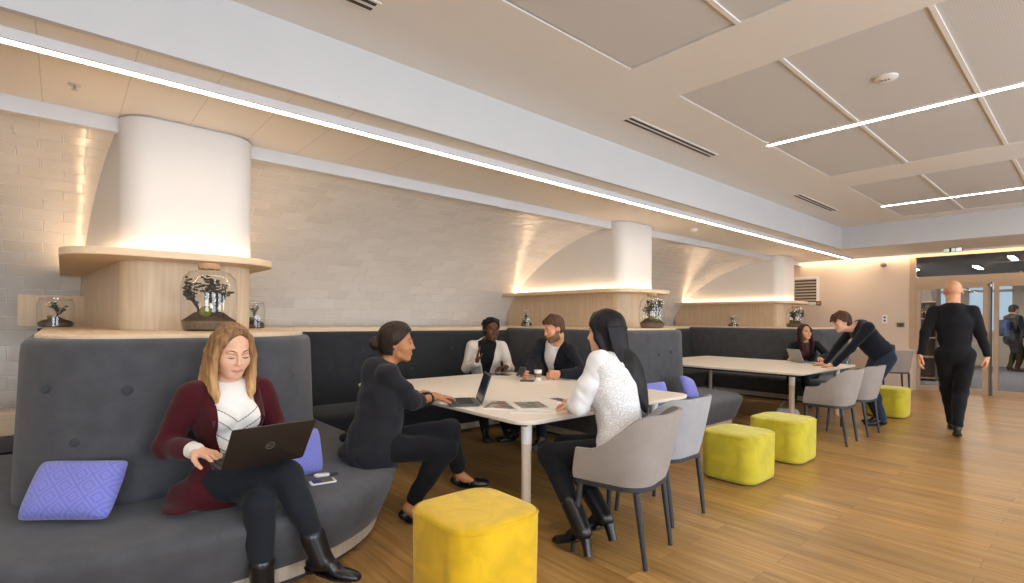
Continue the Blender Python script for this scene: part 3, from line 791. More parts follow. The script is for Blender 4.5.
# ------------------------------------------------------------------ the lobby behind the doors
L0, L1, LY = -5.0, 2.2, 22.5
M['carpet'] = plain('grey_carpet_tiles', '#6b717c', .9, var=.25, nscale=14)
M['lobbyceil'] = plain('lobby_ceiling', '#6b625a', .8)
struct(MB().box(L0, L1, YE+.06, LY+.1, -.06, -.001).obj('floor_lobby', M['carpet'], smooth=False))
struct(MB().box(L0, L1, YE+.12, LY+.1, 2.95, 3.0).obj('ceiling_lobby', M['lobbyceil'], smooth=False))
struct(MB().box(L0-.1, L0, YE+.12, LY+.1, 0, 3.0).obj('wall_lobby_left', plain('lobby_wall', '#a3978a', .7), smooth=False))
struct(MB().box(L1, L1+.1, YE+.12, LY+.1, 0, 3.0).obj('wall_lobby_right', bpy.data.materials['lobby_wall'], smooth=False))
w = MB().box(L0, L1, LY, LY+.12, 0, 1.08).box(L0, L1, LY, LY+.12, 2.88, 3.0).box(L0, -4.3, LY, LY+.12, 1.08, 2.9)
for x in (-3.05, -1.75, -.45, .85): w.box(x-.09, x+.09, LY, LY+.12, 1.08, 2.9)
struct(w.obj('wall_lobby_far', plain('lobby_white', '#dcd4c8', .7), smooth=False))
f = MB()
for x in (-4.3, -2.96, -1.66, -.36, .94): f.box(x, x+.05, LY+.02, LY+.08, 1.08, 2.88); f.box(x+1.07, x+1.12, LY+.02, LY+.08, 1.08, 2.88)
for x in (-4.3, -2.96, -1.66, -.36, .94): f.box(x, x+1.12, LY+.02, LY+.08, 1.08, 1.14); f.box(x, x+1.12, LY+.02, LY+.08, 2.38, 2.46)
o = struct(f.obj('window_5', M['white'], smooth=False))
MB().box(-4.3, L1, LY+.045, LY+.05, 1.08, 2.88).obj('glass_pane', M['glass'], o, smooth=False)
# shelving seen through the glazed leaf
t = thing('shelving_unit', 'dark shelving with odds and ends seen through the glazed door leaf', 'shelf', (-3.3, 15.6, 0))
u = MB().box(-.75, -.71, -.18, .18, 0, 2.2).box(.71, .75, -.18, .18, 0, 2.2).box(-.75, .75, .16, .18, 0, 2.2)
u.obj('carcass', plain('grey_carcass', '#77706a', .6), t, smooth=False)
for z in (.05, .55, 1.0, 1.45, 1.85): MB().box(-.71, .71, -.18, .16, z, z+.03).obj('shelf_board', plain('shelf_pale', '#c9b49a', .5) if z == .05 else bpy.data.materials['shelf_pale'], t, smooth=False)
rr = random.Random(3)
kinds = [('storage_box', 'box'), ('storage_tin', 'tin')]
spots = [(-.5, 1.48), (-.1, 1.48), (.35, 1.48), (-.4, 1.03), (.2, 1.03), (.5, 1.03), (-.3, .58), (.3, .58)]
desc = ['dark square box on the lit shelf, at its outer end', 'round black tin in the middle of the lit shelf', 'dark box on the lit shelf, close to the door post', 'dark box on the shelf under the lit one, outer end', 'round black tin on the shelf under the lit one', 'dark box on the shelf under the lit one, near the door post', 'dark box low in the shelving behind the glass', 'round tin low in the shelving behind the glass']
for k, ((x, z), ds) in enumerate(zip(spots, desc)):
    m = plain('shelf_thing_%d' % k, ['#2c2723', '#3c3a40', '#55483a'][k % 3], .5)
    if 'tin' in ds:
        o = MB().lathe([(.08, 0), (.085, .01), (.085, .2), (.078, .215), (.02, .22)], 16).obj('storage_tin', m); cat = 'tin'
    else:
        o = MB().stack(rrect(-.11, .11, -.1, .1, .01, 3), [(0, .003), (.005, 0), (.16, 0), (.161, -.006), (.205, -.006), (.21, 0)]).obj('storage_box', m); cat = 'box'
    o.location = (-3.3+x, 15.58, z); tag(o, ds, cat, 'things on the lobby shelving')
# lobby ceiling lights; those past the transom pair are added to brighten the lobby
for k, (x, y, rz, L, lab) in enumerate(((-3.25, 15.0, .0, 1.3, 'slanting lobby tube light seen through the transom by the wall'), (-1.42, 17.0, .0, 1.0, 'short lobby tube light seen through the transom above the open door'), (-2.3, 19.2, 0, 1.2, 'added fill light near the far lobby windows'), (.2, 18.0, 0, 1.4, 'added lobby fill light beyond the door on the right'), (-3.6, 18.2, 0, 1.4, 'added fill light over the lobby shelving'))):
    t = thing('tube_light', lab, 'light', (x, y, 2.95), rz, 'lobby tube lights')
    MB().box(-.06, .06, -L/2, L/2, -.03, 0).obj('housing', M['white'], t, smooth=False)
    MB().box(-.05, .05, -L/2+.02, L/2-.02, -.036, -.029).obj('diffuser', emit('lobby_led', (1, .90, .80, 1), 130) if k == 0 else bpy.data.materials['lobby_led'], t, smooth=False)
# ------------------------------------------------------------------ figures: smooth implicit surfaces turned into one mesh each
from mathutils.bvhtree import BVHTree
V3 = lambda *a: np.array(a, dtype=np.float64)
def nrm(v): v = np.asarray(v, float); return v/max(1e-9, np.linalg.norm(v))

class Field:
    """list of soft primitives; build() samples them on a grid and extracts a quad surface"""
    def __init__(s): s.ops = []
    def cone(s, a, b, ra, rb, k=.02, sub=False):
        a, b = np.asarray(a, float), np.asarray(b, float); r = max(ra, rb)
        def f(X, Y, Z):
            d = b-a; L = max(1e-9, d @ d)
            t = np.clip(((X-a[0])*d[0]+(Y-a[1])*d[1]+(Z-a[2])*d[2])/L, 0, 1)
            return np.sqrt((X-a[0]-t*d[0])**2+(Y-a[1]-t*d[1])**2+(Z-a[2]-t*d[2])**2)-(ra+(rb-ra)*t)
        s.ops.append((f, np.minimum(a, b)-r, np.maximum(a, b)+r, k, sub)); return s
    def ell(s, c, r, fr=None, k=.02, sub=False):
        c = np.asarray(c, float); r = np.asarray(r, float); m = np.eye(3) if fr is None else np.array(fr, float); R = r.max()
        ext = np.sqrt(((m*r[:, None])**2).sum(0))
        def f(X, Y, Z):
            x, y, z = X-c[0], Y-c[1], Z-c[2]
            q = [(m[i][0]*x+m[i][1]*y+m[i][2]*z) for i in range(3)]
            k0 = np.sqrt(sum((q[i]/r[i])**2 for i in range(3))); k1 = np.sqrt(sum((q[i]/r[i]**2)**2 for i in range(3)))
            return k0*(k0-1)/np.maximum(k1, 1e-6)
        s.ops.append((f, c-ext, c+ext, k, sub)); return s
    def fn(s, f, lo, hi, k=0, sub=True):
        s.ops.append((f, np.asarray(lo, float), np.asarray(hi, float), k, sub)); return s
    def chain(s, pts, rs, k=.02):
        for i in range(len(pts)-1): s.cone(pts[i], pts[i+1], rs[i], rs[i+1], k)
        return s
    def build(s, h, wrinkle=0, wf=22, seed=0, strand=False):
        pos = [o for o in s.ops if not o[4]]
        lo = np.min([o[1] for o in pos], 0)-3*h-.012; hi = np.max([o[2] for o in pos], 0)+3*h+.012
        n = np.ceil((hi-lo)/h).astype(int)+1
        ax = [(lo[i]+h*np.arange(n[i])).astype(np.float32) for i in range(3)]
        D = np.full(n, .2, np.float32)
        for f, a, b, k, sub in s.ops:
            mg = max(k, .0)+3*h
            i0 = np.clip(np.floor((a-mg-lo)/h).astype(int), 0, n); i1 = np.clip(np.ceil((b+mg-lo)/h).astype(int)+1, 0, n)
            if np.any(i1 <= i0): continue
            sl = tuple(slice(p, q) for p, q in zip(i0, i1))
            X, Y, Z = ax[0][sl[0]][:, None, None], ax[1][sl[1]][None, :, None], ax[2][sl[2]][None, None, :]
            d = f(X, Y, Z).astype(np.float32); c = D[sl]
            if sub:
                if k > 0:
                    t = np.clip(.5-.5*(c+d)/k, 0, 1); D[sl] = c*(1-t)-d*t+k*t*(1-t)
                else: D[sl] = np.maximum(c, -d)
            else:
                if k > 0:
                    t = np.clip(.5+.5*(c-d)/k, 0, 1); D[sl] = c*(1-t)+d*t-k*t*(1-t)
                else: D[sl] = np.minimum(c, d)
        if wrinkle:
            X, Y, Z = ax[0][:, None, None], ax[1][None, :, None], ax[2][None, None, :]
            r = np.random.RandomState(seed); w = 0
            for q in range(4):
                v = r.normal(size=3); v /= np.linalg.norm(v); u = r.normal(size=3)
                if strand: v[2] *= .10; u[2] *= .1
                ff = wf*(1+.5*q)
                w = w+np.sin(ff*(v[0]*X+v[1]*Y+v[2]*Z)+1.6*np.sin(ff*.31*(u[0]*X+u[1]*Y+u[2]*Z)+q))/(1+.6*q)
            D += (wrinkle*.5*w).astype(np.float32)
        return nets(D, lo, h)

def nets(D, lo, h):
    S = D < 0; n = D.shape
    cnt = np.zeros([m-1 for m in n], np.int8)
    for i in (0, 1):
        for j in (0, 1):
            for k in (0, 1): cnt += S[i:n[0]-1+i, j:n[1]-1+j, k:n[2]-1+k]
    act = (cnt > 0) & (cnt < 8); I = np.argwhere(act); idx = np.full(act.shape, -1, np.int64); idx[act] = np.arange(len(I))
    acc = np.zeros((len(I), 3)); num = np.zeros(len(I))
    for ax in range(3):
        o = [a for a in range(3) if a != ax]
        for p in (0, 1):
            for q in (0, 1):
                A = I.copy(); A[:, o[0]] += p; A[:, o[1]] += q; B = A.copy(); B[:, ax] += 1
                da = D[A[:, 0], A[:, 1], A[:, 2]]; db = D[B[:, 0], B[:, 1], B[:, 2]]
                m = (da < 0) != (db < 0); t = np.where(m, da/np.where(m, da-db, 1), 0)
                P = A.astype(float); P[:, ax] += t
                acc[m] += P[m]; num[m] += 1
    vs = lo+h*acc/num[:, None]; fs = []
    for ax in range(3):
        o = [(ax+1) % 3, (ax+2) % 3]
        sa = [slice(1, -1)]*3; sb = [slice(1, -1)]*3
        sa[ax] = slice(0, -1); sb[ax] = slice(1, None)
        m = S[tuple(sa)] != S[tuple(sb)]; E = np.argwhere(m)
        off = np.ones(3, int); off[ax] = 0; E = E+off
        ins = S[E[:, 0], E[:, 1], E[:, 2]]
        q = []
        for (p1, p2) in ((1, 1), (0, 1), (0, 0), (1, 0)):
            c = E.copy(); c[:, o[0]] -= p1; c[:, o[1]] -= p2; q.append(idx[c[:, 0], c[:, 1], c[:, 2]])
        F = np.stack(q, 1); F[~ins] = F[~ins][:, ::-1]; fs.append(F)
    return vs, np.concatenate(fs)

def arr_mesh(name, parts):
    me = bpy.data.meshes.new(name); k = 0; V = []; Fq = []
    for v, f in parts: V.append(v); Fq.append(f+k); k += len(v)
    V = np.concatenate(V); Fq = np.concatenate(Fq)
    me.vertices.add(len(V)); me.vertices.foreach_set('co', V.astype(np.float32).ravel())
    me.loops.add(4*len(Fq)); me.loops.foreach_set('vertex_index', Fq.astype(np.int32).ravel())
    me.polygons.add(len(Fq)); me.polygons.foreach_set('loop_start', np.arange(0, 4*len(Fq), 4, dtype=np.int32))
    me.polygons.foreach_set('use_smooth', np.ones(len(Fq), bool))
    me.update(calc_edges=True); me.validate(); return me

def ik(a, t, l1, l2, pole):
    a, t = np.asarray(a, float), np.asarray(t, float); d = t-a; L = np.linalg.norm(d)
    if L > .995*(l1+l2): l1, l2 = l1*L/(l1+l2)*1.006, l2*L/(l1+l2)*1.006
    u = d/L; x = (l1*l1-l2*l2+L*L)/(2*L); y = math.sqrt(max(0, l1*l1-x*x))
    p = np.asarray(pole, float); p = nrm(p-u*(p @ u)); return a+u*x+p*y

SKIN = {}
def skin(name, col, rough=.5):
    t = NT(name); c = lin(col); t.setp(rough, 0, .35); t.b.inputs['Subsurface Weight'].default_value = .12
    t.b.inputs['Subsurface Radius'].default_value = (.012, .004, .002); t.b.inputs['Subsurface Scale'].default_value = 1
    v = t.coords(); nz = t.n('ShaderNodeTexNoise'); nz.inputs['Scale'].default_value = 30; t.l(v, nz.inputs['Vector'])
    t.l(t.ramp(nz.outputs['Fac'], [(.3, shade(c, .94)), (.7, shade(c, 1.05))]), t.b.inputs['Base Color']); return t.m
def hairmat(name, dark, light, sc=60, ends=None):
    t = NT(name); t.setp(.55, 0, .28)
    v = t.coords(scale=(1, 1, .12)); nz = t.n('ShaderNodeTexNoise'); nz.inputs['Scale'].default_value = sc; nz.inputs['Detail'].default_value = 4; t.l(v, nz.inputs['Vector'])
    c = t.ramp(nz.outputs['Fac'], [(.35, lin(dark)), (.65, lin(light))])
    if ends:        # lightened lengths: (height where it starts, height of the tips, colour)
        tc = t.n('ShaderNodeTexCoord'); sp = t.n('ShaderNodeSeparateXYZ'); t.l(tc.outputs['Object'], sp.inputs[0])
        mr = t.n('ShaderNodeMapRange'); mr.inputs['From Min'].default_value = ends[0]; mr.inputs['From Max'].default_value = ends[1]; t.l(sp.outputs[2], mr.inputs['Value'])
        mx = t.n('ShaderNodeMix', data_type='RGBA'); t.l(mr.outputs[0], mx.inputs[0]); t.l(c, mx.inputs[6]); t.l(t.ramp(nz.outputs['Fac'], [(.35, lin(ends[2])), (.65, lin(ends[3]))]), mx.inputs[7]); c = mx.outputs[2]
    t.l(c, t.b.inputs['Base Color']); t.bump(nz.outputs['Fac'], .5, .004); return t.m
M['mouth'] = plain('mouth_line', '#7c4238', .6); M['eyewhite'] = plain('eye_white', '#b9b1a9', .25, var=.01); M['iris'] = plain('iris_dark', '#2f2620', .2)

class Figure:
    """joints are scene points; every mesh is stored relative to the person's Empty"""
    def __init__(s, label, base, hip, sh, face, hip_face, head, gaze, size=1.0, female=True, skin=None, grid=.006, pitch=0, sw=None, hs=1.0, neckf=0):
        s.root = thing('person', label, 'person', base); s.o = np.array(base, float); s.g = grid; s.z = size; s.fem = female; s.skin = skin
        s.hip, s.sh, s.head = V3(*hip), V3(*sh), V3(*head)
        s.up = nrm(s.sh-s.hip); f = V3(*face, 0); f = nrm(f-s.up*(f @ s.up)); s.f = f; s.r = nrm(np.cross(f, s.up))
        hf = nrm(V3(*hip_face, 0)); s.hr = nrm(np.cross(hf, V3(0, 0, 1))); s.hf = hf
        s.sw = (sw or (.165 if female else .19))*size; s.hw = (.09 if female else .088)*size
        s.shL, s.shR = s.sh-s.r*s.sw, s.sh+s.r*s.sw
        s.hipL, s.hipR = s.hip-s.hr*s.hw, s.hip+s.hr*s.hw
        g = nrm(V3(*gaze)); s.hz = g; x = nrm(np.cross(g, V3(0, 0, 1))); s.hx = x; s.hy = g; s.hu = np.cross(x, g); s.hs = size*hs
        s.arm = {}; s.leg = {}
    def H(s, x, y, z): return s.head+(s.hx*x+s.hy*y+s.hu*z)*s.hs
    def T(s, x, y, t): return s.hip+(s.sh-s.hip)*t+s.r*x*s.z+s.f*y*s.z
    def set_arm(s, side, wrist, pole, hdir=None, palm=(0, 0, -1), curl=.35, l1=.285, l2=.25, spread=1.0):
        a = s.shL if side == 'L' else s.shR
        w = V3(*wrist); e = ik(a, w, l1*s.z, l2*s.z, pole); s.arm[side] = (a, e, w, nrm(hdir) if hdir is not None else nrm(w-e), nrm(palm), curl, spread)
    def set_leg(s, side, ankle, toe, pole=None, knee=None, l1=.43, l2=.41):
        a = s.hipL if side == 'L' else s.hipR; an = V3(*ankle)
        k = V3(*knee) if knee is not None else ik(a, an, l1*s.z, l2*s.z, pole)
        s.leg[side] = (a, k, an, V3(*toe))
    # ---- shared shapes
    def torso(s, F, d=0, bust=True, k=.05, upper=False):
        z = s.z; fr = [s.r, s.f, s.up]; m = (1 if s.fem else 1.12); fp = [s.hr, nrm(s.f+s.hf), s.up]
        w = .9 if s.fem else 1.08
        if not upper: F.ell(s.T(0, -.005, .06), ((.158 if s.fem else .132)*z+d, .112*z+d, .12*z+d), fp, k)
        F.ell(s.T(0, .0, .36), (.125*w*z+d, .092*m*z+d, .15*z+d), fr, k)
        F.ell(s.T(0, .0, .68), (.148*m*z+d, .104*m*z+d, .155*z+d), fr, k)
        F.cone(s.shL+s.r*.02*z-s.up*.036*z, s.shR-s.r*.02*z-s.up*.036*z, .046*z*m+d*.7, .046*z*m+d*.7, k)
        for q in (-1, 1): F.cone(s.T(q*.03, -.015, 1.0), s.T(q*s.sw/z*.85, -.004, .945), .038*z*m+d*.5, .036*z*m+d*.5, k)
        F.cone(s.T(0, -.02, .93), s.T(0, .0, .80), .09*z*m+d, .10*z*m+d, k)
        if s.fem and bust:
            for q in (-1, 1): F.ell(s.T(q*.068, .082, .66), (.060*z+d*.6,)*3, None, .03)
    def limbs(s, F, d=0, arms=True, legs=True, cuff=1.0, leg_end=1.0, k=.025):
        z = s.z; q = 1 if s.fem else 1.06
        if arms:
            for sd, (a, e, w, *_) in s.arm.items():
                F.cone(a-s.up*.03*z, e, .047*z*q+d, .038*z*q+d, k); F.cone(e, e+(w-e)*cuff, .038*z*q+d, (.038+(.026-.038)*cuff)*z*q+d, k)
        if legs:
            for sd, (a, kn, an, toe) in s.leg.items():
                F.cone(a, kn, (.084 if s.fem else .076)*z*q+d, .056*z*q+d, k); F.cone(kn, kn+(an-kn)*leg_end, .054*z*q+d, (.054+(.036-.054)*leg_end)*z*q+d, k)
                sk = an-kn; bk = nrm(np.cross(np.cross(sk, s.hf), sk))
                F.ell(kn+sk*.30-bk*.018*z, (.046*z*q+d, .046*z*q+d, .11*z+d), [nrm(np.cross(sk, s.hf)+1e-6), bk, nrm(sk)], k)
    def headf(s, F):
        H = s.H; q = s.hs; fr = [s.hx, s.hy, s.hu]
        F.ell(H(0, -.016, .036), (.074*q, .094*q, .084*q), fr, .02)
        F.ell(H(0, .026, -.040), (.058*q, .064*q, .074*q), fr, .03)
        F.ell(H(0, .066, -.096), (.024*q, .020*q, .018*q), fr, .025)
        for e in (-1, 1):
            F.ell(H(e*.037, .055, -.026), (.028*q, .027*q, .032*q), fr, .03)
            F.cone(H(e*.012, .084, .027), H(e*.042, .072, .026), (.0075 if s.fem else .009)*q, .007*q, .014)
            F.cone(H(e*.046, .015, -.072), H(e*.020, .066, -.094), .016*q, .014*q, .02)
        for e in (-1, 1): F.ell(H(e*.031, .096, .007), (.017*q, .012*q, .0105*q), fr, .012, True)
        F.cone(H(0, .086, .014), H(0, .101, -.023), .0068*q, (.0088 if s.fem else .0105)*q, .010)
        F.ell(H(0, .103, -.025), ((.0098 if s.fem else .0115)*q, .010*q, .009*q), fr, .006)
        for e in (-1, 1): F.ell(H(e*.010, .094, -.029), (.0065*q, .009*q, .006*q), fr, .005)
        F.ell(H(0, .050, -.062), (.042*q, .036*q, .036*q), fr, .02)
        F.chain([H(-.024, .072, -.0605), H(0, .0815, -.060), H(.024, .072, -.0605)], [.0060*q, .0080*q, .0060*q], .010)
        F.chain([H(-.020, .072, -.068), H(0, .0790, -.0695), H(.020, .072, -.068)], [.0060*q, .0080*q, .0060*q], .010)
        for e in (-1, 1):
            F.ell(H(e*.076, -.008, -.004), (.010*q, .020*q, .031*q), fr, .008); F.ell(H(e*.084, .0, -.002), (.006*q, .009*q, .016*q), fr, .006, True)
        nb = s.T(0, -.012, .97)
        m = 1 if s.fem else 1.16
        F.cone(nb, H(0, -.022, -.075), .056*s.z*m, .050*q*m, .03)
        F.cone(s.T(0, -.02, .90), nb, .085*s.z, .058*s.z*m, .03)
    def hand(s, side):
        a, e, w, d, n, curl, spread = s.arm[side]; z = s.z; F = Field()
        n = nrm(n-d*(n @ d)); t = np.cross(n, d) if side == 'R' else np.cross(d, n)     # towards the thumb
        F.cone(e+(w-e)*.72, w, .031*z, .026*z, .01); F.cone(w, w+d*.03*z, .026*z, .024*z, .012)
        ln = (.070, .079, .073, .057); ks = (.031, .0105, -.0105, -.030); kl = (.088, .092, .088, .080)
        for i in range(4):
            kb = w+(d*kl[i]+t*ks[i]*spread)*z
            F.cone(w+(d*.022+t*ks[i]*.6)*z, kb, .0135*z, .0108*z, .014)
            ang = curl*(.55+.12*i); p = kb; dd = d; fan = t*(.10*(1.5-i))*spread
            for j, (fl, r0, r1) in enumerate(((.46, .0096, .0086), (.31, .0086, .0078), (.25, .0078, .0066))):
                c, sn = math.cos(ang), math.sin(ang); dn = nrm(d*c+n*sn+fan*(1 if j == 0 else .7)); q = p+dn*ln[i]*fl*z
                F.cone(p, q, r0*z, r1*z, .003); p = q; ang += curl*(.9-.15*j)
        b = w+(d*.022+t*.022)*z; m1 = b+nrm(d*.62+t*.66+n*.35)*.043*z; m2 = m1+nrm(d*.85+t*.30+n*.40)*.033*z; m3 = m2+nrm(d*.95+t*.08+n*.40)*.026*z
        F.cone(b, m1, .0165*z, .0118*z, .012); F.cone(m1, m2, .0112*z, .0098*z, .004); F.cone(m2, m3, .0098*z, .0078*z, .003)
        return F.build(max(.0024, s.g*.45))
    def rel(s, vf): return vf[0]-s.o, vf[1]
    def put(s, name, parts, mat, label=None, parent=None):
        me = arr_mesh(name, [s.rel(p) for p in parts]); me.materials.append(mat)
        o = bpy.data.objects.new(name, me); COL.objects.link(o); o.parent = parent or s.root
        if label: o['label'] = label
        return o
    def body(s, hands=True):
        F = Field(); s.torso(F, -.004); s.limbs(F, -.004); s.headf(F)
        for sd, (a, kn, an, toe) in s.leg.items():
            fw, sv, uv = s.foot(sd); F.cone(an, an+fw*.04*s.z-uv*.030*s.z, .030*s.z, .026*s.z, .02); F.cone(an+fw*.04*s.z-uv*.030*s.z, an+fw*.105*s.z-uv*.056*s.z, .026*s.z, .015*s.z, .02)
        p = [F.build(s.g)]; s.bv = BVHTree.FromPolygons([Vector(v) for v in p[0][0]], [tuple(int(i) for i in f) for f in p[0][1]])
        if hands: p += [s.hand(sd) for sd in s.arm]
        s.bodyobj = s.put('body', p, s.skin)
        return s.bodyobj
    def face(s, brow, lip=None, lidded=False, browh=.030):
        H = s.H; q = s.hs
        def sub(name, m, mat):
            m.v = [tuple(np.array(p)-s.o) for p in m.v]; return m.obj(name, mat, s.root, angle=180)
        for e in (-1, 1):
            b = MB(); fr = np.array([s.hx, s.hy, s.hu])
            def eb(c, r, n=12, mm=8):
                m = MB(); m.ball((0, 0, 0), r, n, mm); b.add([tuple(H(*c)+(fr.T @ np.array(p))*q) for p in m.v], m.f, eb.mi)
            eb.mi = 0; eb((e*.031, .0752, .0055), (.0130, .0100, .0048 if not lidded else .0016))
            eb.mi = 1; eb((e*.031, .0838, .0055 if not lidded else -.001), (.0062, .0030, .0066 if not lidded else .0014))
            b.v = [tuple(np.array(p)-s.o) for p in b.v]; b.obj('eye', [M['eyewhite'], M['iris']], s.root, angle=180)
            l = MB(); zz, sg = (.0122, 1) if not lidded else (-.0015, -.8)
            l.tube([H(e*(.031+dx), .0872-.007*(abs(dx)/.015)**2, zz-.004*(abs(dx)/.014)**2*sg) for dx in (-.014, -.007, 0, .007, .015)], [.0010*q, .0018*q, .0020*q, .0020*q, .0012*q], 6); sub('eyelash', l, M['iris'])
            l = MB(); l.tube([s.onskin(e*x, browh+z, .0004) for x, y, z in ((.013, .0935, -.002), (.024, .0930, .003), (.036, .0860, .004), (.046, .0760, -.001))], [.0022*q, .0032*q, .003*q, .0014*q], 6, flat=.8); sub('eyebrow', l, brow)
        if lip is not None:
            for rows, nm in (((-.0598, -.0012, .0044), 'upper_lip'), ((-.0690, .0030, .0052), 'lower_lip')):
                z0, bow, rad = rows; pts = []; rr = []
                for i in range(11):
                    u = -1+.2*i; zz = z0*(1-u*u)+(-.0632)*u*u+(bow*(1-u*u) if nm == 'lower_lip' else -.0012*max(0, 1-abs(u)*3.5))
                    pts.append(s.onskin(u*.0255, zz, -.0020)); rr.append(max(.0014, rad*(1-u*u*.75))*q)
                m = MB(); m.tube(pts, rr, 8); sub(nm, m, lip)
            m = MB(); m.tube([s.onskin(u*.026, -.0636+.0022*u*u, .0006) for u in [-1+.2*i for i in range(11)]], .0011*q, 6); sub('mouth_line', m, M['mouth'])
    def onskin(s, x, z, out=0):
        hit = s.bv.ray_cast(Vector(s.H(x, .25, z)), Vector(-s.hy), .4)
        p = np.array(hit[0]) if hit[0] is not None else s.H(x, .08, z)
        return p+s.hy*out*s.hs
    def hairf(s, grow=.011, low=-.07, faceline=.052, crown=1.0, part=None):
        """a cap of hair that leaves the face free"""
        F = Field(); H = s.H; q = s.hs; fr = [s.hx, s.hy, s.hu]
        F.ell(H(0, -.018, .038), ((.075+grow)*q, (.095+grow)*q, (.086+grow*crown)*q), fr, .01)
        F.ell(H(0, -.048, -.02), ((.062+grow)*q, (.052+grow)*q, (.07+grow)*q), fr, .02)
        def cut(X, Y, Z):
            x = (X-s.head[0])*s.hx[0]+(Y-s.head[1])*s.hx[1]+(Z-s.head[2])*s.hx[2]
            y = (X-s.head[0])*s.hy[0]+(Y-s.head[1])*s.hy[1]+(Z-s.head[2])*s.hy[2]
            z = (X-s.head[0])*s.hu[0]+(Y-s.head[1])*s.hu[1]+(Z-s.head[2])*s.hu[2]
            # free: in front of a line that slants from the forehead down to the ears, and all below the nape
            fl = faceline*q if part is None else (faceline+.042-np.minimum(.060, ((x/q-part)/.062)**2*.060))*q
            l1 = (y-(.006*q))*.80+(fl-z)*.60-.035*q
            l2 = (low*q-z)
            return -np.maximum(np.minimum(l1, y+.02*q), l2)
        F.fn(cut, s.head-.2*q, s.head+.2*q)
        return F
    # ---- garments
    def upper(s, name, mat, d=.016, straight=0, hem=-.10, vee=None, wr=.004, cuff=.97, flare=.012, seed=1, sleeves=True, collar=.0, label=None, extra=None, k=.04, neck=1.02, arm_d=None):
        F = Field(); s.torso(F, d, k=k)
        if hem < -.02:
            F.ell(s.T(0, -.0, hem*.5), ((.165 if s.fem else .150)*s.z+d+flare, .118*s.z+d+flare, (abs(hem)*.5*.5+.09)*s.z), [s.hr, s.hf, s.up], .05)
        if straight: F.ell(s.T(0, .0, .36), (.140*s.z+d, .108*s.z+d, .22*s.z), [s.r, s.f, s.up], .05)
        if sleeves: s.limbs(F, d*.65 if arm_d is None else arm_d, True, False, cuff)
        if extra: extra(F)
        up, hp, L = s.up, s.hip, np.linalg.norm(s.sh-s.hip)
        def tz(X, Y, Z): return ((X-hp[0])*up[0]+(Y-hp[1])*up[1]+(Z-hp[2])*up[2])/L
        def tx(X, Y, Z): return (X-hp[0])*s.r[0]+(Y-hp[1])*s.r[1]+(Z-hp[2])*s.r[2]
        def ty(X, Y, Z): return (X-hp[0])*s.f[0]+(Y-hp[1])*s.f[1]+(Z-hp[2])*s.f[2]
        big = (s.hip-.8, s.hip+1.2)
        # neck hole
        nb, nt = s.T(0, -.005, neck), s.head
        F.cone(nb, nt, .054*s.z*(1 if s.fem else 1.15), .10*s.z, .0, True)
        if vee:
            t0, w1, t1 = vee     # opens at t0 (fraction hip..shoulder), half width w1 at t1
            F.fn(lambda X, Y, Z: np.maximum(np.maximum(np.abs(tx(X, Y, Z))-np.clip((tz(X, Y, Z)-t0)/(t1-t0), 0, 1.3)*w1*s.z, -(ty(X, Y, Z)-.01)), (t0-tz(X, Y, Z))*L), s.hip-.3, s.sh+.3)
            if hem < -.02:   # fronts part below the button
                F.fn(lambda X, Y, Z: np.maximum(np.maximum(np.abs(tx(X, Y, Z))-np.clip((t0-.06-tz(X, Y, Z)), 0, 1)*.10*s.z-.001, -(ty(X, Y, Z)-.03)), (tz(X, Y, Z)-t0+.06)*L), s.hip-.3, s.sh+.3)
        p = F.build(s.g, wr, seed=seed); o = s.put(name, [p], mat, label)
        s.last = p
        return o
    def lapels(s, mat, vee, width=.05, parent=None, collar=True):
        bv = BVHTree.FromPolygons([Vector(v) for v in s.last[0]], [tuple(int(i) for i in f) for f in s.last[1]])
        t0, w1, t1 = vee
        for e in (-1, 1):
            rows = []; n = 12
            for i in range(n+1):
                t = t0+.01+(1.0-t0)*i/n; w = min(1.3, max(0, (t-t0)/(t1-t0)))*w1; row = []
                prof = math.sin(PI*min(1, .12+.80*i/n))
                for c in range(4):
                    x = e*(w+.002+width*prof*c/3); st = s.T(x, .40, t); hit = bv.ray_cast(Vector(st), Vector(-s.f), .45)
                    p = np.array(hit[0]) if hit[0] is not None else s.T(x, .10, t)
                    row.append(p+s.f*(.005+.004*math.sin(PI*c/3)))
                rows.append(row)
            vs = [tuple(p-s.o) for r in rows for p in r]+[tuple(p-s.f*.006-s.o) for r in rows for p in r]; N = len(rows)*4; fs = []
            for i in range(n):
                for c in range(3):
                    a = i*4+c; fs += [(a, a+1, a+5, a+4), (N+a, N+a+4, N+a+5, N+a+1)]
                fs += [(i*4, i*4+4, N+i*4+4, N+i*4), (i*4+3, N+i*4+3, N+i*4+7, i*4+7)]
            MB().add(vs, fs).obj('lapel', mat, parent or s.root, angle=70)
        if collar:
            m = MB(); pts = []
            for i in range(13):
                a = -.25*PI+1.5*PI*i/12+PI*.0
                ang = PI*.5+(-.80+1.60*i/12)*PI+PI
                pts.append(s.T(.066*math.cos(ang), -.012+.066*math.sin(ang)*.9, 1.02+.03*(1-math.sin(ang))*.5)-s.o)
            m.tube([tuple(p) for p in pts], .011*s.z, 8, flat=1.8); m.obj('collar', mat, parent or s.root, angle=180)
    def trousers(s, mat, d=.010, wr=.004, end=.93, seed=4, label=None, name='trousers', dl=None):
        F = Field(); z = s.z; fr = [s.hr, s.hf, s.up]
        F.ell(s.T(0, -.005, .05), ((.158 if s.fem else .132)*z+d, .112*z+d, .12*z+d), fr, .04)
        s.limbs(F, d if dl is None else dl, False, True, leg_end=end, k=.035)
        return s.put(name, [F.build(s.g, wr, seed=seed)], mat, label)
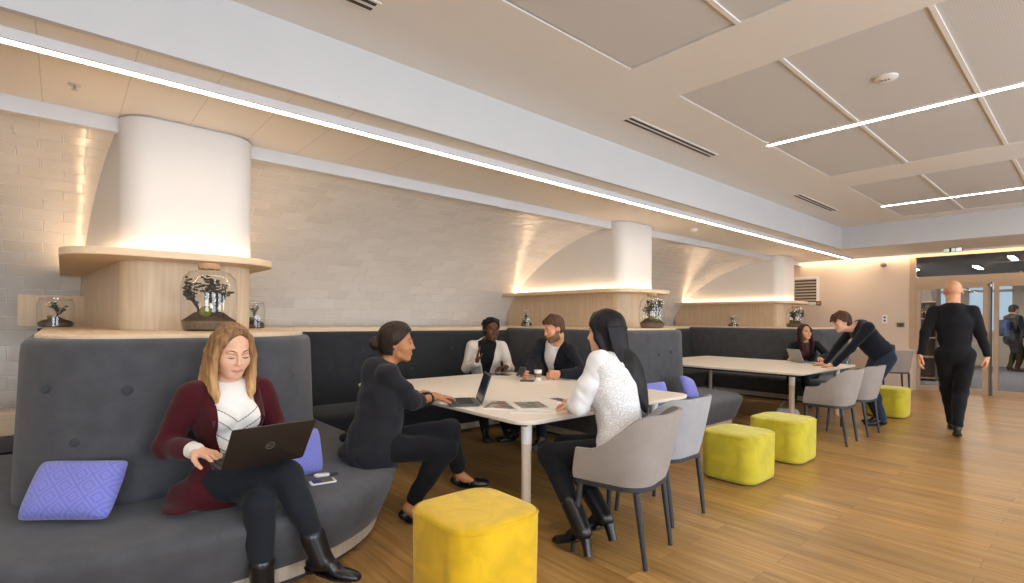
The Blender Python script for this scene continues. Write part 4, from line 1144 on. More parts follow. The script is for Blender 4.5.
    def foot(s, side):
        a, kn, an, toe = s.leg[side]; v = toe-an; sk = nrm(kn-an); u = nrm(sk-nrm(v)*(sk @ nrm(v)))
        fwd = nrm(v+u*.062*s.z); sv = nrm(np.cross(fwd, sk)); return fwd, sv, nrm(np.cross(sv, fwd))
    def shoe(s, side, mat, heel=0, boot=0, width=.040, name='shoe', low=False, sole=None):
        a, kn, an, toe = s.leg[side]; z = s.z; F = Field(); sk = nrm(an-kn)
        fwd, side_v, upv = s.foot(side)      # along the foot, sideways, up from the sole
        L = .165*z; hc = an-upv*.045*z-fwd*.018*z; ball = an+fwd*L*.75-upv*(.060*z)+0*fwd; tip = an+fwd*L*1.06-upv*.062*z
        fr = [side_v, fwd, upv]
        F.ell(hc, (.034*z, .040*z, .032*z), fr, .02); F.ell(ball, (width*z, .060*z, .024*z), fr, .03); F.ell(tip, (width*.8*z, .036*z, .020*z), fr, .02)
        if not low: F.cone(an-upv*.015*z, an+fwd*.07*z-upv*.04*z, .036*z, .030*z, .03)
        else: F.ell(an+fwd*.03*z+upv*.004*z, (.027*z, .062*z, .030*z), fr, .012, True)
        if boot: F.cone(an+sk*.03, an-sk*boot*z, .048*z, .055*z, .02); F.ell(an-sk*(boot+.03)*z, (.034*z, .034*z, .03*z), fr, .0, True)
        o = s.put(name, [F.build(min(s.g, .005))], mat)
        m = MB(); out = []
        for i in range(28):
            q = 2*PI*i/28; c, sn = math.cos(q), math.sin(q); ww = (width+.004) if c > 0 else .037
            out.append((.5*(.145+.055)*c+.5*(.165*1.06+.036-.018-.045)+.01, ww*sn*(1-.12*c)))
        zs = (-.083-heel*.0, -.074)
        rings = [[tuple(an+(fwd*u+side_v*w)*z+upv*h*z-s.o) for u, w in out] for h in zs]
        m.loft(rings); m.obj('sole', sole or mat, o, smooth=False)
        if heel:
            h = MB(); c0 = an-fwd*.028*z-upv*.070*z
            h.loft([[tuple(c0-upv*t*heel*z+(fwd*math.cos(2*PI*i/12)*rr+side_v*math.sin(2*PI*i/12)*rr)*z-s.o) for i in range(12)] for t, rr in ((0, .031), (.5, .025), (1, .023))]); h.obj('heel', sole or mat, o)
        return o
# ------------------------------------------------------------------ the people
M['sk_fair'] = skin('skin_fair', '#e3b295'); M['sk_tan'] = skin('skin_tan', '#b98058'); M['sk_dark'] = skin('skin_dark', '#5b3823'); M['sk_rosy'] = skin('skin_rosy', '#d9a07c')
M['lip_f'] = plain('lip_rose', '#c08074', .4); M['lip_d'] = plain('lip_brown', '#5a2c24', .4); M['lip_m'] = plain('lip_pale', '#b27a66', .45)
M['hair_blond'] = hairmat('hair_blond', '#6b4c31', '#9d7850', 60, (1.22, 1.00, '#a57c4e', '#d6ab76')); M['hair_dark'] = hairmat('hair_dark_brown', '#1c130f', '#38261d'); M['hair_black'] = hairmat('hair_black', '#0b0a0b', '#1d1b1e')
M['hair_brown'] = hairmat('hair_brown', '#3a2416', '#5e3d26'); M['hair_red'] = hairmat('hair_dark_red', '#1f0c0b', '#421a17')
M['burgundy'] = weave('burgundy_wool', '#451119', var=.12, scale=300, sheen=.1); M['knit'] = weave('cream_knit', '#ebe7e1', var=.05, scale=150)
M['blackcloth'] = weave('black_cloth', '#17171b', var=.12, scale=300, sheen=.05); M['jeans'] = weave('black_jeans', '#1f2229', var=.15, scale=320, sheen=.05)
M['blackjacket'] = weave('black_jacket_cloth', '#222227', var=.12, scale=300, sheen=.1)
M['cream'] = weave('cream_blazer_cloth', '#d8d0c6', var=.05, scale=300); M['navy'] = weave('navy_knit', '#181c26', var=.15, scale=240); M['denim'] = weave('blue_denim', '#2a3446', var=.15, scale=300)
M['suit'] = weave('dark_suit_cloth', '#1a1c24', var=.1, scale=320, sheen=.05); M['shirt'] = weave('white_shirt_cloth', '#e8e8ea', var=.03, scale=300)
M['leather'] = plain('black_leather', '#16161a', .28, var=.15, bump=.2, bscale=120); M['parka'] = weave('dark_parka', '#1b2026', var=.15); M['fur'] = weave('brown_fur_trim', '#5b4a3a', var=.4, scale=90)
def lace():
    t = NT('white_lace'); t.setp(.8, 0, .2)
    v = t.coords(scale=(85, 85, 85)); vo = t.n('ShaderNodeTexVoronoi'); vo.feature = 'DISTANCE_TO_EDGE'; vo.inputs['Scale'].default_value = 1; t.l(v, vo.inputs['Vector'])
    t.l(t.ramp(vo.outputs['Distance'], [(.06, lin('#efeeee')), (.16, lin('#cbc7c5'))]), t.b.inputs['Base Color']); t.bump(vo.outputs['Distance'], -.6, .003); return t.m
M['lace'] = lace()

def locks(fg, F, specs, k=.008):
    """strands of hair: each a list of head-frame points with radii"""
    for pts, rs in specs: F.chain([fg.H(*p) for p in pts], [r*fg.hs for r in rs], k)

# --- woman in burgundy, laptop on her knees
a = Figure('woman in a burgundy blazer and white jumper typing on the laptop on her knees', (-2.98, .66, 0), (-2.98, .66, .50), (-3.04, .66, .99), (.98, .16), (.93, .36), (-2.97, .665, 1.175), (.965, .14, -.34), 1.05, True, M['sk_fair'], .0045, hs=1.03)
a.set_arm('R', (-2.79, .475, .725), (-.7, -.45, -.9), (.82, .55, -.12), curl=.45); a.set_arm('L', (-2.80, .88, .735), (-.8, .35, -.9), (.85, -.45, -.12), curl=.45)
a.set_leg('R', (-2.49, .95, .205), (-2.345, 1.11, .095), knee=(-2.59, .83, .585)); a.set_leg('L', (-2.60, .72, .10), (-2.42, .80, .03), knee=(-2.58, .70, .475))
a.body(); a.face(M['hair_brown'], M['lip_f'], lidded=True)
a.upper('jumper', M['knit'], .008, 0, 0, None, .003, seed=2, sleeves=False, neck=1.05)
# chevron of dark eyelets on the jumper
bv = BVHTree.FromPolygons([Vector(v) for v in a.last[0]], [tuple(int(i) for i in f) for f in a.last[1]])
M['eyelet'] = plain('eyelet_dark', '#6b6468', .8)
for t0 in (.62, .50, .38, .26):
    pts = []; rr = []
    for i in range(-60, 61):
        x = i*.0018; hit = bv.ray_cast(Vector(a.T(x, .4, t0+abs(x)*1.55)), Vector(-a.f), .45)
        if hit[0] is not None: pts.append(np.array(hit[0])-a.o+a.f*(.0012 if i % 6 < 4 else -.004)); rr.append(.0024)
    m = MB(); m.tube([tuple(q) for q in pts], rr, 6); m.obj('eyelet_row', M['eyelet'], a.root)
def tail(F):
    F.ell((-2.99, .475, .475), (.13, .075, .055), None, .04); F.ell((-2.90, .43, .442), (.105, .075, .020), None, .05); F.ell((-3.05, .86, .47), (.12, .07, .05), None, .04)
VE = (-.35, .074, .35)
a.upper('blazer', M['burgundy'], .018, 0, -.16, VE, .005, cuff=.80, seed=3, extra=tail, arm_d=.019); a.lapels(M['burgundy'], (-.05, .082, .50), .05)
for sd in ('R', 'L'):
    _, e, w_, d_, *_r = a.arm[sd]; F = Field(); F.cone(e+(w_-e)*.70, w_+(w_-e)*.02, .044, .038, .01)
    a.put('jumper_cuff', [F.build(.005, .003, 60, 5)], M['knit'])
a.trousers(M['jeans'], .008, .004, end=.98, seed=6)
for sd in 'LR': a.shoe(sd, M['leather'], heel=.02, boot=.09, name='ankle_boot')
F = a.hairf(.012, -.10, .060, part=-.012); rnd = random.Random(5)
for e in (-1, 1):
    for i in range(9):
        q = i/8; x0 = e*(.030+.04*q); y0 = .045-.085*q
        sp = [((e*.012, y0*.6+.012, .118-.012*q), (e*(.062+.010*q), y0-.008, .075-.015*q), (e*(.086+.005*q), y0-.004, -.01), (e*(.088+.008*q), y0+.012-.01*q, -.10), (e*(.080+.022*q), y0+.045-.03*q, -.175), (e*(.074+.026*q), y0+.055-.045*q, -.215+.01*rnd.uniform(-1, 1))), (.010, .016, .017, .017, .018, .010)]
        locks(a, F, [sp], .008)
a.put('hair', [F.build(.004, .0025, 90, 3, True)], M['hair_blond'])

# --- woman in black with the bun
b = Figure('woman in a black suit with a low bun typing at the near table', (-3.16, 1.6, 0), (-3.17, 1.58, .505), (-3.22, 1.655, 1.0), (.30, .95), (.62, .78), (-3.165, 1.73, 1.185), (.60, .79, -.06), 1.05, True, M['sk_tan'], .0055, hs=1.0)
b.set_arm('R', (-3.18, 2.03, .785), (.4, -.05, -1), (.02, .99, -.02), curl=.35); b.set_arm('L', (-3.37, 2.06, .785), (-.7, -.3, -1), (.35, .93, -.05), curl=.4)
b.set_leg('R', (-3.01, 1.73, .105), (-2.90, 1.86, .03), knee=(-2.86, 1.93, .495)); b.set_leg('L', (-2.95, 2.095, .272), (-2.86, 2.25, .205), knee=(-2.90, 1.98, .600))
b.body(); b.face(M['hair_dark'], M['lip_f'])
b.upper('top', M['blackcloth'], .006, 0, 0, None, .002, sleeves=False, neck=1.0)
b.upper('blazer', M['blackjacket'], .034, 1, -.22, (.25, .06, 1.0), .010, cuff=.70, arm_d=.018, seed=8, extra=lambda F: (F.ell((-3.26, 1.50, .465), (.15, .14, .055), None, .06), F.ell((-3.22, 1.56, .56), (.175, .15, .13), None, .06))); b.lapels(M['blackjacket'], (.25, .06, 1.0), .05)
b.trousers(M['blackcloth'], .012, .006, end=.84, seed=9)
for sd in 'LR':
    s_ = b.shoe(sd, M['leather'], low=True, name='loafer'); _, kn, an, toe = b.leg[sd]; fw = nrm(toe-an); up_ = nrm(np.cross(np.cross(fw, V3(0, 0, 1)), fw))
    q = MB(); sv = nrm(np.cross(fw, up_)); c0 = an+fw*.088-up_*.030
    q.tube([tuple(c0+sv*x+up_*(.010*(1-abs(x)/.03))-b.o) for x in (-.03, -.015, 0, .015, .03)], .005, 6); q.obj('metal_bit', M['metal'], s_)
F = b.hairf(.022, -.078, .048); H = b.H; F.ell(H(0, -.138, -.012), (.048*b.hs, .040*b.hs, .046*b.hs), [b.hx, b.hy, b.hu], .015)
for i in range(10):
    an_ = 2*PI*i/10; F.cone(H(.022*math.cos(an_), -.145, -.012+.024*math.sin(an_)), H(.036*math.cos(an_+1), -.152, -.012+.034*math.sin(an_+1)), .015, .012, .006)
for i in range(7): F.cone(H((-1+2*i/6)*.06, .045-.02*abs(-1+2*i/6), .105-.03*abs(-1+2*i/6)), H((-1+2*i/6)*.03, -.11, .01), .016, .016, .01)
b.put('hair', [F.build(.0045, .003, 90, 4, True)], M['hair_dark'])
m = MB(); m.ball(b.H(.080, .004, -.034)-b.o, .006, 8, 6); m.obj('earring', M['metal'], b.root)

# --- woman in the cream blazer
c = Figure('woman in a cream blazer and black roll neck raising one hand at the table corner', (-5.1, 4.02, 0), (-5.13, 4.04, .53), (-5.03, 3.98, 1.055), (.80, -.60), (.85, -.5), (-4.95, 3.985, 1.225), (.93, -.35, -.08), 1.13, True, M['sk_dark'], .0065, hs=1.0)
c.set_arm('R', (-4.92, 3.74, .835), (-.4, -.1, -1), (.05, .1, 1), palm=(.55, .8, .1), curl=.12); c.set_arm('L', (-4.68, 4.02, .79), (-.1, .5, -1), (-.15, -.95, -.05), curl=.45)
c.set_leg('R', (-4.60, 3.62, .10), (-4.40, 3.50, .03), pole=(.8, -.6, .4)); c.set_leg('L', (-4.50, 3.85, .10), (-4.30, 3.72, .03), pole=(.8, -.6, .4))
c.body(); c.face(M['hair_black'], M['lip_d'])
F_ = lambda F: F.cone(c.T(0, -.01, .93), c.H(0, -.016, -.095), .066, .060, .02)
c.upper('roll_neck', M['blackcloth'], .007, 0, 0, None, .003, sleeves=False, neck=1.35, extra=F_)
c.upper('blazer', M['cream'], .020, 1, -.16, (.02, .075, .75), .005, cuff=.95, seed=12); c.lapels(M['cream'], (.10, .07, .8), .045)
c.trousers(M['blackcloth'], .010, .004, end=.97, seed=13)
for sd in 'LR': c.shoe(sd, M['leather'], name='shoe')
F = c.hairf(.016, -.06, .078)
for i in range(26):
    u = rnd.uniform(-1, 1); v = rnd.uniform(-1, .25); F.ell(c.H(u*.078, v*.095-.02, .05+.075*math.sqrt(max(0, 1-u*u*.7-v*v*.5))-.03*rnd.random()), (.022,)*3, None, .01)
F.ell(c.H(-.03, -.115, .03), (.055, .045, .06), None, .02)
c.put('hair', [F.build(.005, .004, 110, 5, True)], M['hair_black'])

# --- man in the dark suit
d = Figure('bearded man in a dark suit and white shirt behind the white paper cup', (-4.2, 4.48, 0), (-4.22, 4.46, .53), (-4.13, 4.27, 1.075), (.10, -1), (.2, -1), (-4.05, 4.155, 1.255), (-.30, -.88, -.34), 1.14, False, M['sk_rosy'], .006, hs=1.02)
d.set_arm('R', (-4.12, 3.80, .775), (-.6, .1, -1), (.55, -.80, -.06), palm=(.75, .55, -.1), curl=.75); d.set_arm('L', (-3.78, 3.98, .785), (.7, .3, -.8), (-.72, -.66, -.05), palm=(-.35, .55, -.2), curl=.75)
d.set_leg('R', (-4.35, 3.85, .10), (-4.36, 3.62, .03), pole=(0, -1, .4)); d.set_leg('L', (-3.95, 3.88, .10), (-3.90, 3.65, .03), pole=(0, -1, .4))
d.body(); d.face(M['hair_brown'], M['lip_m'], lidded=True)
d.upper('shirt', M['shirt'], .007, 0, 0, None, .003, sleeves=False, neck=1.03)
F = Field(); F.cone(d.T(0, -.014, .955), d.T(0, -.004, 1.065), .098, .088, .01); F.ell(d.T(0, .105, 1.05), (.026, .07, .085), [d.r, d.f, d.up], 0, True)
F.ell(d.T(0, .0, 1.16), (.12, .12, .055), [d.r, d.f, d.up], 0, True); d.put('shirt_collar', [F.build(.004)], M['shirt'])
d.upper('suit_jacket', M['suit'], .020, 1, -.16, (.22, .085, .95), .005, cuff=.93, seed=15); d.lapels(M['suit'], (.22, .085, .95), .05)
for sd in 'RL':
    _, e, w_, *_r = d.arm[sd]; F = Field(); F.cone(e+(w_-e)*.86, e+(w_-e)*.98, .036, .033, .005)
    d.put('shirt_cuff', [F.build(.005)], M['shirt'])
d.trousers(M['suit'], .010, .004, end=.97, seed=16)
for sd in 'LR': d.shoe(sd, M['leather'])
F = d.hairf(.009, -.055, .075, 1.5)
for i in range(12):
    u = -1+2*i/11; F.cone(d.H(u*.055, .075-.02*u*u, .098-.025*u*u), d.H(u*.06, -.02, .132-.03*u*u), .017, .018, .01)
d.put('hair', [F.build(.0045, .003, 110, 6, True)], M['hair_brown'])
F = Field(); H = d.H; fr = [d.hx, d.hy, d.hu]; q = d.hs
d.headf(F); F.ell(H(0, .030, -.046), (.0615*q, .0668*q, .0752*q), fr, .02); F.ell(H(0, .069, -.098), (.029*q, .024*q, .023*q), fr, .02); F.cone(H(-.02, .088, -.047), H(.02, .088, -.047), .008*q, .008*q, .006)
for e in (-1, 1): F.cone(H(e*.047, .015, -.071), H(e*.021, .066, -.094), .0175*q, .0155*q, .02)
def cutb(X, Y, Z):
    y = (X-d.head[0])*d.hy[0]+(Y-d.head[1])*d.hy[1]+(Z-d.head[2])*d.hy[2]; z = (X-d.head[0])*d.hu[0]+(Y-d.head[1])*d.hu[1]+(Z-d.head[2])*d.hu[2]
    return -np.maximum(np.maximum(z+.043*q-(.06*q-y)*.45, -(y+.012*q)), -(z+.125*q))
F.fn(cutb, d.head-.2, d.head+.2); F.ell(H(0, .100, -.064), (.020*q, .018*q, .0085*q), fr, .004, True)
d.put('beard', [F.build(.0035, .002, 160, 7)], hairmat('beard_brown', '#6a4a35', '#8d6649', 120))

# --- woman in the lace blouse, seen from behind
e5 = Figure('woman with long black hair in a white lace backed blouse sitting in the taupe chair', (-1.91, 2.56, 0), (-1.91, 2.57, .565), (-2.025, 2.61, 1.085), (-.97, -.22), (-.93, -.35), (-2.07, 2.585, 1.275), (-.95, -.30, -.10), 1.08, True, M['sk_fair'], .005, hs=1.0)
e5.set_arm('L', (-2.30, 2.56, .785), (.45, -1, -.75), (-.95, .3, -.05), curl=.4); e5.set_arm('R', (-2.44, 2.80, .785), (.5, .7, -1), (-.95, -.3, -.05), curl=.4)
e5.set_leg('L', (-1.985, 2.27, .165), (-2.12, 2.245, .05), knee=(-2.31, 2.34, .50)); e5.set_leg('R', (-2.00, 2.48, .185), (-2.13, 2.40, .06), knee=(-2.34, 2.51, .52))
e5.body(); e5.face(M['hair_black'], M['lip_f'])
e5.upper('blouse', M['lace'], .036, 0, -.14, None, .008, seed=18, sleeves=False, flare=.03, neck=1.02)
for sd in 'LR':
    F = Field(); s0, e_, w, *_r = e5.arm[sd]; F.cone(s0-e5.up*.005, s0+(e_-s0)*.5, .070, .070, .02); F.cone(s0+(e_-s0)*.5, e_, .070, .064, .02); F.cone(e_, e_+(w-e_)*.80, .062, .056, .02); F.cone(e_+(w-e_)*.80, e_+(w-e_)*.97, .042, .036, .015)
    e5.put('sleeve', [F.build(.005, .008, 30, 19)], M['shirt'])
e5.trousers(M['blackcloth'], .010, .004, end=.99, seed=20)
for sd in 'LR': e5.shoe(sd, M['leather'], heel=.085, boot=.12, name='heeled_boot')
F = e5.hairf(.016, -.16, .055)
fh = [e5.hx, e5.hy, e5.hu]; ft = [e5.r, e5.f, e5.up]
F.ell(e5.H(0, -.030, .005), (.095, .100, .112), fh, .02); F.ell(e5.H(0, -.060, -.085), (.092, .066, .110), fh, .05)
F.ell(e5.T(.008, -.092, .93), (.098, .052, .110), ft, .05); F.ell(e5.T(.025, -.118, .80), (.086, .036, .130), ft, .05); F.ell(e5.T(.045, -.132, .66), (.060, .026, .120), ft, .04); F.ell(e5.T(.060, -.138, .55), (.034, .017, .090), ft, .03)
for e in (-1, 1): F.chain([e5.H(e*.010, .050, .112), e5.H(e*.070, .042, .055), e5.H(e*.085, .015, -.03), e5.H(e*.084, -.02, -.12)], [.012, .017, .019, .018], .025)
for i in range(22):
    u = -1+2*i/21; v = 1-u*u; ph = rnd.uniform(-.008, .008)
    F.chain([e5.H(u*.06, -.03-.04*v, .112-.025*u*u), e5.H(u*.093, -.060-.068*v, .02), e5.H(u*.090, -.075-.050*v, -.09), e5.T(.010+u*.092, -.100-.044*v, .91), e5.T(.028+u*.080, -.118-.036*v, .78), e5.T(.048+u*.054+ph, -.132-.026*v, .63), e5.T(.062+u*.028+ph, -.140, .50+.04*abs(u))], [.006, .007, .007, .007, .006, .005, .003], .006)
e5.put('hair', [F.build(.0045, .003, 90, 21, True)], M['hair_black'])

# --- woman with dark red hair at the far table
g = Figure('woman with long dark red hair in a dark jacket sitting behind the silver laptop', (-3.33, 9.55, 0), (-3.33, 9.56, .51), (-3.32, 9.46, 1.0), (.35, -.94), (.2, -1), (-3.30, 9.41, 1.185), (.80, -.58, .10), 1.06, True, M['sk_rosy'], .0075, hs=1.0)
g.set_arm('R', (-3.34, 9.02, .775), (-.8, .3, -.8), (.3, -.9, -.05), curl=.4); g.set_arm('L', (-2.99, 9.16, .775), (1, .4, -.7), (.45, -.85, -.05), curl=.3)
g.set_leg('R', (-3.35, 9.12, .10), (-3.33, 8.90, .03), pole=(0, -1, .4)); g.set_leg('L', (-3.12, 9.10, .10), (-3.05, 8.88, .03), pole=(0, -1, .4))
g.body(); g.face(M['hair_dark'], M['lip_f'])
g.upper('blouse', plain('wine_blouse', '#4a1a24', .7), .006, 0, 0, None, .003, sleeves=False, neck=.99)
g.upper('jacket', M['suit'], .020, 0, -.16, (.05, .06, .75), .005, cuff=.92, seed=22); g.lapels(M['suit'], (.10, .06, .8), .045)
g.trousers(M['blackcloth'], .010, .004, end=.97, seed=23)
for sd in 'LR': g.shoe(sd, M['leather'])
F = g.hairf(.014, -.12, .060, part=0)
for e in (-1, 1):
    for i in range(6):
        q = i/5
        F.chain([g.H(e*.02, .03-.06*q, .118), g.H(e*.076, .035-.07*q, .05), g.H(e*.088, .03-.06*q, -.06), g.H(e*.092, .045-.06*q, -.17), g.H(e*.085, .060-.06*q, -.30+.02*q)], [.014, .019, .021, .022, .012], .012)
g.put('hair', [F.build(.006, .003, 80, 24, True)], M['hair_red'])

# --- man leaning over the far table
h = Figure('man in a dark navy jumper and jeans leaning over the far table on his hands', (-1.95, 8.22, 0), (-1.92, 8.23, .90), (-2.17, 8.07, 1.295), (-.62, -.60), (-.66, -.75), (-2.335, 7.96, 1.36), (-.70, -.62, -.36), 1.06, False, M['sk_fair'], .0075, hs=1.0)
h.set_arm('L', (-2.44, 8.04, .775), (.6, -.4, -.2), (-.75, .1, -.20), curl=.2); h.set_arm('R', (-2.62, 8.26, .775), (-.2, .9, -.2), (-.85, .1, -.12), curl=.2)
h.set_leg('L', (-1.90, 8.10, .10), (-2.09, 7.94, .03), pole=(-.66, -.75, .1)); h.set_leg('R', (-1.98, 8.30, .10), (-2.16, 8.13, .03), pole=(-.66, -.75, .1))
h.body(); h.face(M['hair_brown'], M['lip_m'], lidded=True)
h.upper('shirt', M['shirt'], .004, 0, 0, None, .002, sleeves=False, neck=1.05)
h.upper('jumper', M['navy'], .016, 1, -.02, None, .006, cuff=.96, seed=26, neck=1.03)
h.trousers(M['denim'], .012, .005, end=.98, seed=27, name='jeans')
for sd in 'LR': h.shoe(sd, M['leather'])
F = h.hairf(.016, -.07, .066, 1.2)
for i in range(14):
    u = -1+2*i/13; F.chain([h.H(u*.04, -.03, .130-.02*u*u), h.H(u*.062, .055, .110-.025*u*u), h.H(u*.066, .092, .060-.02*u*u)], [.018, .018, .012], .010)
h.put('hair', [F.build(.006, .003, 100, 28, True)], M['hair_brown'])

# --- bald man walking away
w = Figure('bald man in a black jumper and black trousers walking away towards the doors', (-1.155, 8.05, 0), (-1.170, 8.06, .985), (-1.190, 8.07, 1.535), (-.17, .98), (-.17, .98), (-1.195, 8.10, 1.735), (-.17, .98, -.08), 1.10, False, M['sk_rosy'], .0075, hs=1.02, sw=.165)
w.set_arm('L', (-1.465, 7.90, .975), (-.15, -1, 0), (-.12, -.10, -1), palm=(.9, .2, 0), curl=.5); w.set_arm('R', (-0.90, 8.22, .985), (.1, -1, -.1), (.0, .30, -1), palm=(-.9, .1, 0), curl=.5)
w.set_leg('R', (-1.120, 7.93, .155), (-1.140, 8.07, .035), pole=(-.15, 1, 0)); w.set_leg('L', (-1.245, 8.43, .115), (-1.285, 8.63, .05), pole=(-.15, 1, 0))
w.body(); w.face(M['hair_brown'], M['lip_m'])
w.upper('jumper', M['blackcloth'], .013, 0, -.02, None, .006, flare=.0, cuff=.97, seed=30, neck=1.04)
w.trousers(M['blackcloth'], .010, .006, end=.97, seed=31)
for sd in 'LR': w.shoe(sd, M['leather'])

# --- person outside in the lobby
p = Figure('person in a dark parka with a fur hood standing in the lobby', (-1.70, 20.5, 0), (-1.70, 20.5, .99), (-1.70, 20.5, 1.55), (.75, .66), (.75, .66), (-1.68, 20.52, 1.76), (.75, .66, -.2), 1.10, False, M['sk_fair'], .011, hs=1.05)
p.set_arm('L', (-1.80, 20.75, 1.02), (-.6, .6, -.3), (.3, .3, -1), palm=(0, -1, 0), curl=.5); p.set_arm('R', (-1.48, 20.38, 1.02), (.4, -.8, -.3), (.3, .3, -1), palm=(0, 1, 0), curl=.5)
p.set_leg('L', (-1.78, 20.62, .11), (-1.62, 20.78, .03), pole=(.75, .66, 0)); p.set_leg('R', (-1.60, 20.40, .11), (-1.44, 20.55, .03), pole=(.75, .66, 0))
p.body(); p.face(M['hair_dark'], M['lip_m'])
p.upper('parka', M['parka'], .045, 0, -.28, None, .010, cuff=.95, seed=33, neck=1.05, flare=.03)
p.trousers(M['blackcloth'], .016, .006, end=.97, seed=34)
for sd in 'LR': p.shoe(sd, M['leather'])
F = p.hairf(.012, -.07, .066); p.put('hair', [F.build(.008)], M['hair_dark'])
F = Field()
for i in range(10):
    q = 2*PI*i/10; F.ell(p.T(.12*math.cos(q), -.03+.10*math.sin(q), 1.02), (.055, .055, .05), None, .02)
p.put('hood', [F.build(.010, .008, 60, 35)], M['fur'])
t = thing('backpack', 'blue backpack carried by the person in the lobby', 'backpack', (-1.86, 20.34, 1.25)); t.rotation_euler = (0, 0, math.atan2(.66, .75)-PI/2)
MB().stack(rrect(-.15, .15, -.10, .06, .05, 6), [(-.24, .03), (-.20, 0), (.14, 0), (.21, .02), (.23, .05)]).obj('bag', plain('backpack_blue', '#2b4a78', .7), t)
MB().stack(rrect(-.12, .12, -.14, -.09, .02, 4), [(-.20, .01), (-.18, 0), (-.02, 0), (.0, .01)]).obj('pocket', plain('backpack_dark', '#23395c', .7), t)
# ------------------------------------------------------------------ small things on benches and tables
laptop('black open laptop on the knees of the woman in burgundy', (-2.535, .70, .672), math.radians(-83.7), .365, .245, .245, 121, M['laptop'], tiltx=-3)
laptop('dark laptop open on the near table in front of the woman with the bun', (-3.12, 2.38, .7205), math.radians(-30), .33, .225, .225, 108, M['laptopg'], emblem=False)
laptop('silver laptop open on the far table in front of the woman with dark red hair', (-3.15, 8.72, .7205), math.radians(143), .33, .23, .22, 112, M['laptops'], emblem=False)
def phone(label, loc, rz, body, w=.072, l=.145, group=None, tilt=(0, 0)):
    t = thing('smartphone', label, 'phone', loc, rz, group); t.rotation_euler = (math.radians(tilt[0]), math.radians(tilt[1]), rz)
    MB().stack(rrect(-w/2, w/2, -l/2, l/2, .012, 5), [(0, .002), (.002, 0), (.007, 0), (.009, .002)]).obj('case', body, t)
    MB().box(-w/2+.004, w/2-.004, -l/2+.016, l/2-.016, .0088, .0096).obj('screen', M['phones'], t, smooth=False)
    MB().lathe([(.006, .0088), (.006, .0096)], 14, (0, -l/2+.008, 0)).obj('home_button', M['channel'], t)
    return t
phone('white smartphone lying on the bench beside the woman in burgundy', (-2.93, 1.13, .4115), math.radians(-8), M['phonew'])
t = thing('car_key', 'white plastic key fob with a black loop behind the smartphone on the bench', 'key fob', (-3.05, 1.17, .411), math.radians(-15))
MB().stack(rrect(-.02, .02, -.045, .045, .018, 6), [(0, .004), (.004, 0), (.012, 0), (.016, .005)]).obj('fob', M['phonew'], t)
MB().tube([(.0+.022*math.sin(a), .067+.022*math.cos(a)*1.2, .006) for a in [2*PI*i/14 for i in range(15)]], .003, 6).obj('cord_loop', M['keys'], t)
t = thing('headphones', 'black and silver headphones left on the bench behind the woman with the bun', 'headphones', (-3.72, 1.62, .412))
MB().tube([(.075*math.cos(a), .02*math.sin(a), .02+.085*math.sin(a)) for a in [PI*i/12 for i in range(13)]], .006, 8).obj('headband', M['keys'], t)
for sx in (-1, 1):
    q = MB().ball((sx*.075, 0, .034), (.018, .034, .034), 12, 8).obj('ear_cup', M['keys'], t); MB().ball((sx*.090, 0, .034), (.006, .02, .02), 10, 6).obj('ear_plate', M['metal'], q)
# prints and magazines
def print_mat(name, cols, sc):
    m = NT(name); m.setp(.45, 0, .4); v = m.coords(scale=(sc, sc, sc)); n = m.n('ShaderNodeTexVoronoi'); n.inputs['Scale'].default_value = 1; n.feature = 'F1'; m.l(v, n.inputs['Vector'])
    sp = m.n('ShaderNodeSeparateColor'); m.l(n.outputs['Color'], sp.inputs[0]); k = len(cols)
    r = m.ramp(sp.outputs[0], [(i/max(1, k-1)*.9+.02, lin(c)) for i, c in enumerate(cols)]); m.l(r, m.b.inputs['Base Color']); return m.m
PA = print_mat('magazine_print', ['#d9d4cd', '#59504c', '#8a8178', '#b9703f', '#45525e'], 16); PB = print_mat('brochure_print', ['#8a6a4c', '#5b6b73', '#3f3a38', '#7f9a90', '#8d8a86'], 22); PC = print_mat('card_print', ['#2f2c2c', '#56504c', '#7f786f'], 26)
def sheet(name, label, cat, x, y, z, rz, w, l, th, pic=None, pm=None, group='printed matter on the near table', cover=None):
    t = thing(name, label, cat, (x, y, z), rz, group)
    pg = MB().box(-w/2, w/2, -l/2, l/2, 0, th); pg.obj('pages', cover or M['paper'], t, smooth=False)
    if pic: MB().box(*pic, th, th+.0006).obj('picture', pm, t, smooth=False)
    return t
sheet('magazine', 'grey patterned magazine open nearest the dark laptop', 'magazine', -2.90, 2.46, .7203, math.radians(38), .26, .34, .005, (-.12, .12, -.16, .16), PA)
sheet('brochure', 'white brochure with a dark picture at the near corner of the table', 'brochure', -2.74, 2.58, .7265, math.radians(62), .29, .40, .006, (-.10, .10, -.13, .14), PB)
sheet('brochure', 'white open booklet under the brochure at the near table corner', 'brochure', -2.69, 2.54, .7203, math.radians(50), .32, .42, .005)
sheet('leaflet', 'white leaflet with a dark strip, lying past the brochure', 'leaflet', -2.86, 2.98, .7203, math.radians(75), .21, .29, .002, (-.04, .05, -.13, .06), PC)
sheet('notepad', 'pale notepad under the hands of the woman with the bun', 'notepad', -3.46, 2.36, .7203, math.radians(20), .16, .22, .008)
sheet('tablet', 'grey tablet under the hands of the woman in the cream blazer', 'tablet', -4.55, 3.78, .7203, math.radians(-52), .20, .27, .008, (-.09, .09, -.125, .125), M['screen'], 'tablets', M['laptops'])
sheet('document', 'white sheet beside the grey tablet on the near table', 'paper', -4.52, 3.50, .7203, math.radians(-40), .21, .297, .0012)
sheet('folder', 'dark folder with a green corner beside the paper cup', 'folder', -3.90, 3.62, .7203, math.radians(40), .14, .10, .012, (-.07, -.03, -.05, -.01), plain('green_tab', '#2f9a63', .5), 'printed matter by the cup', M['laptopg'])
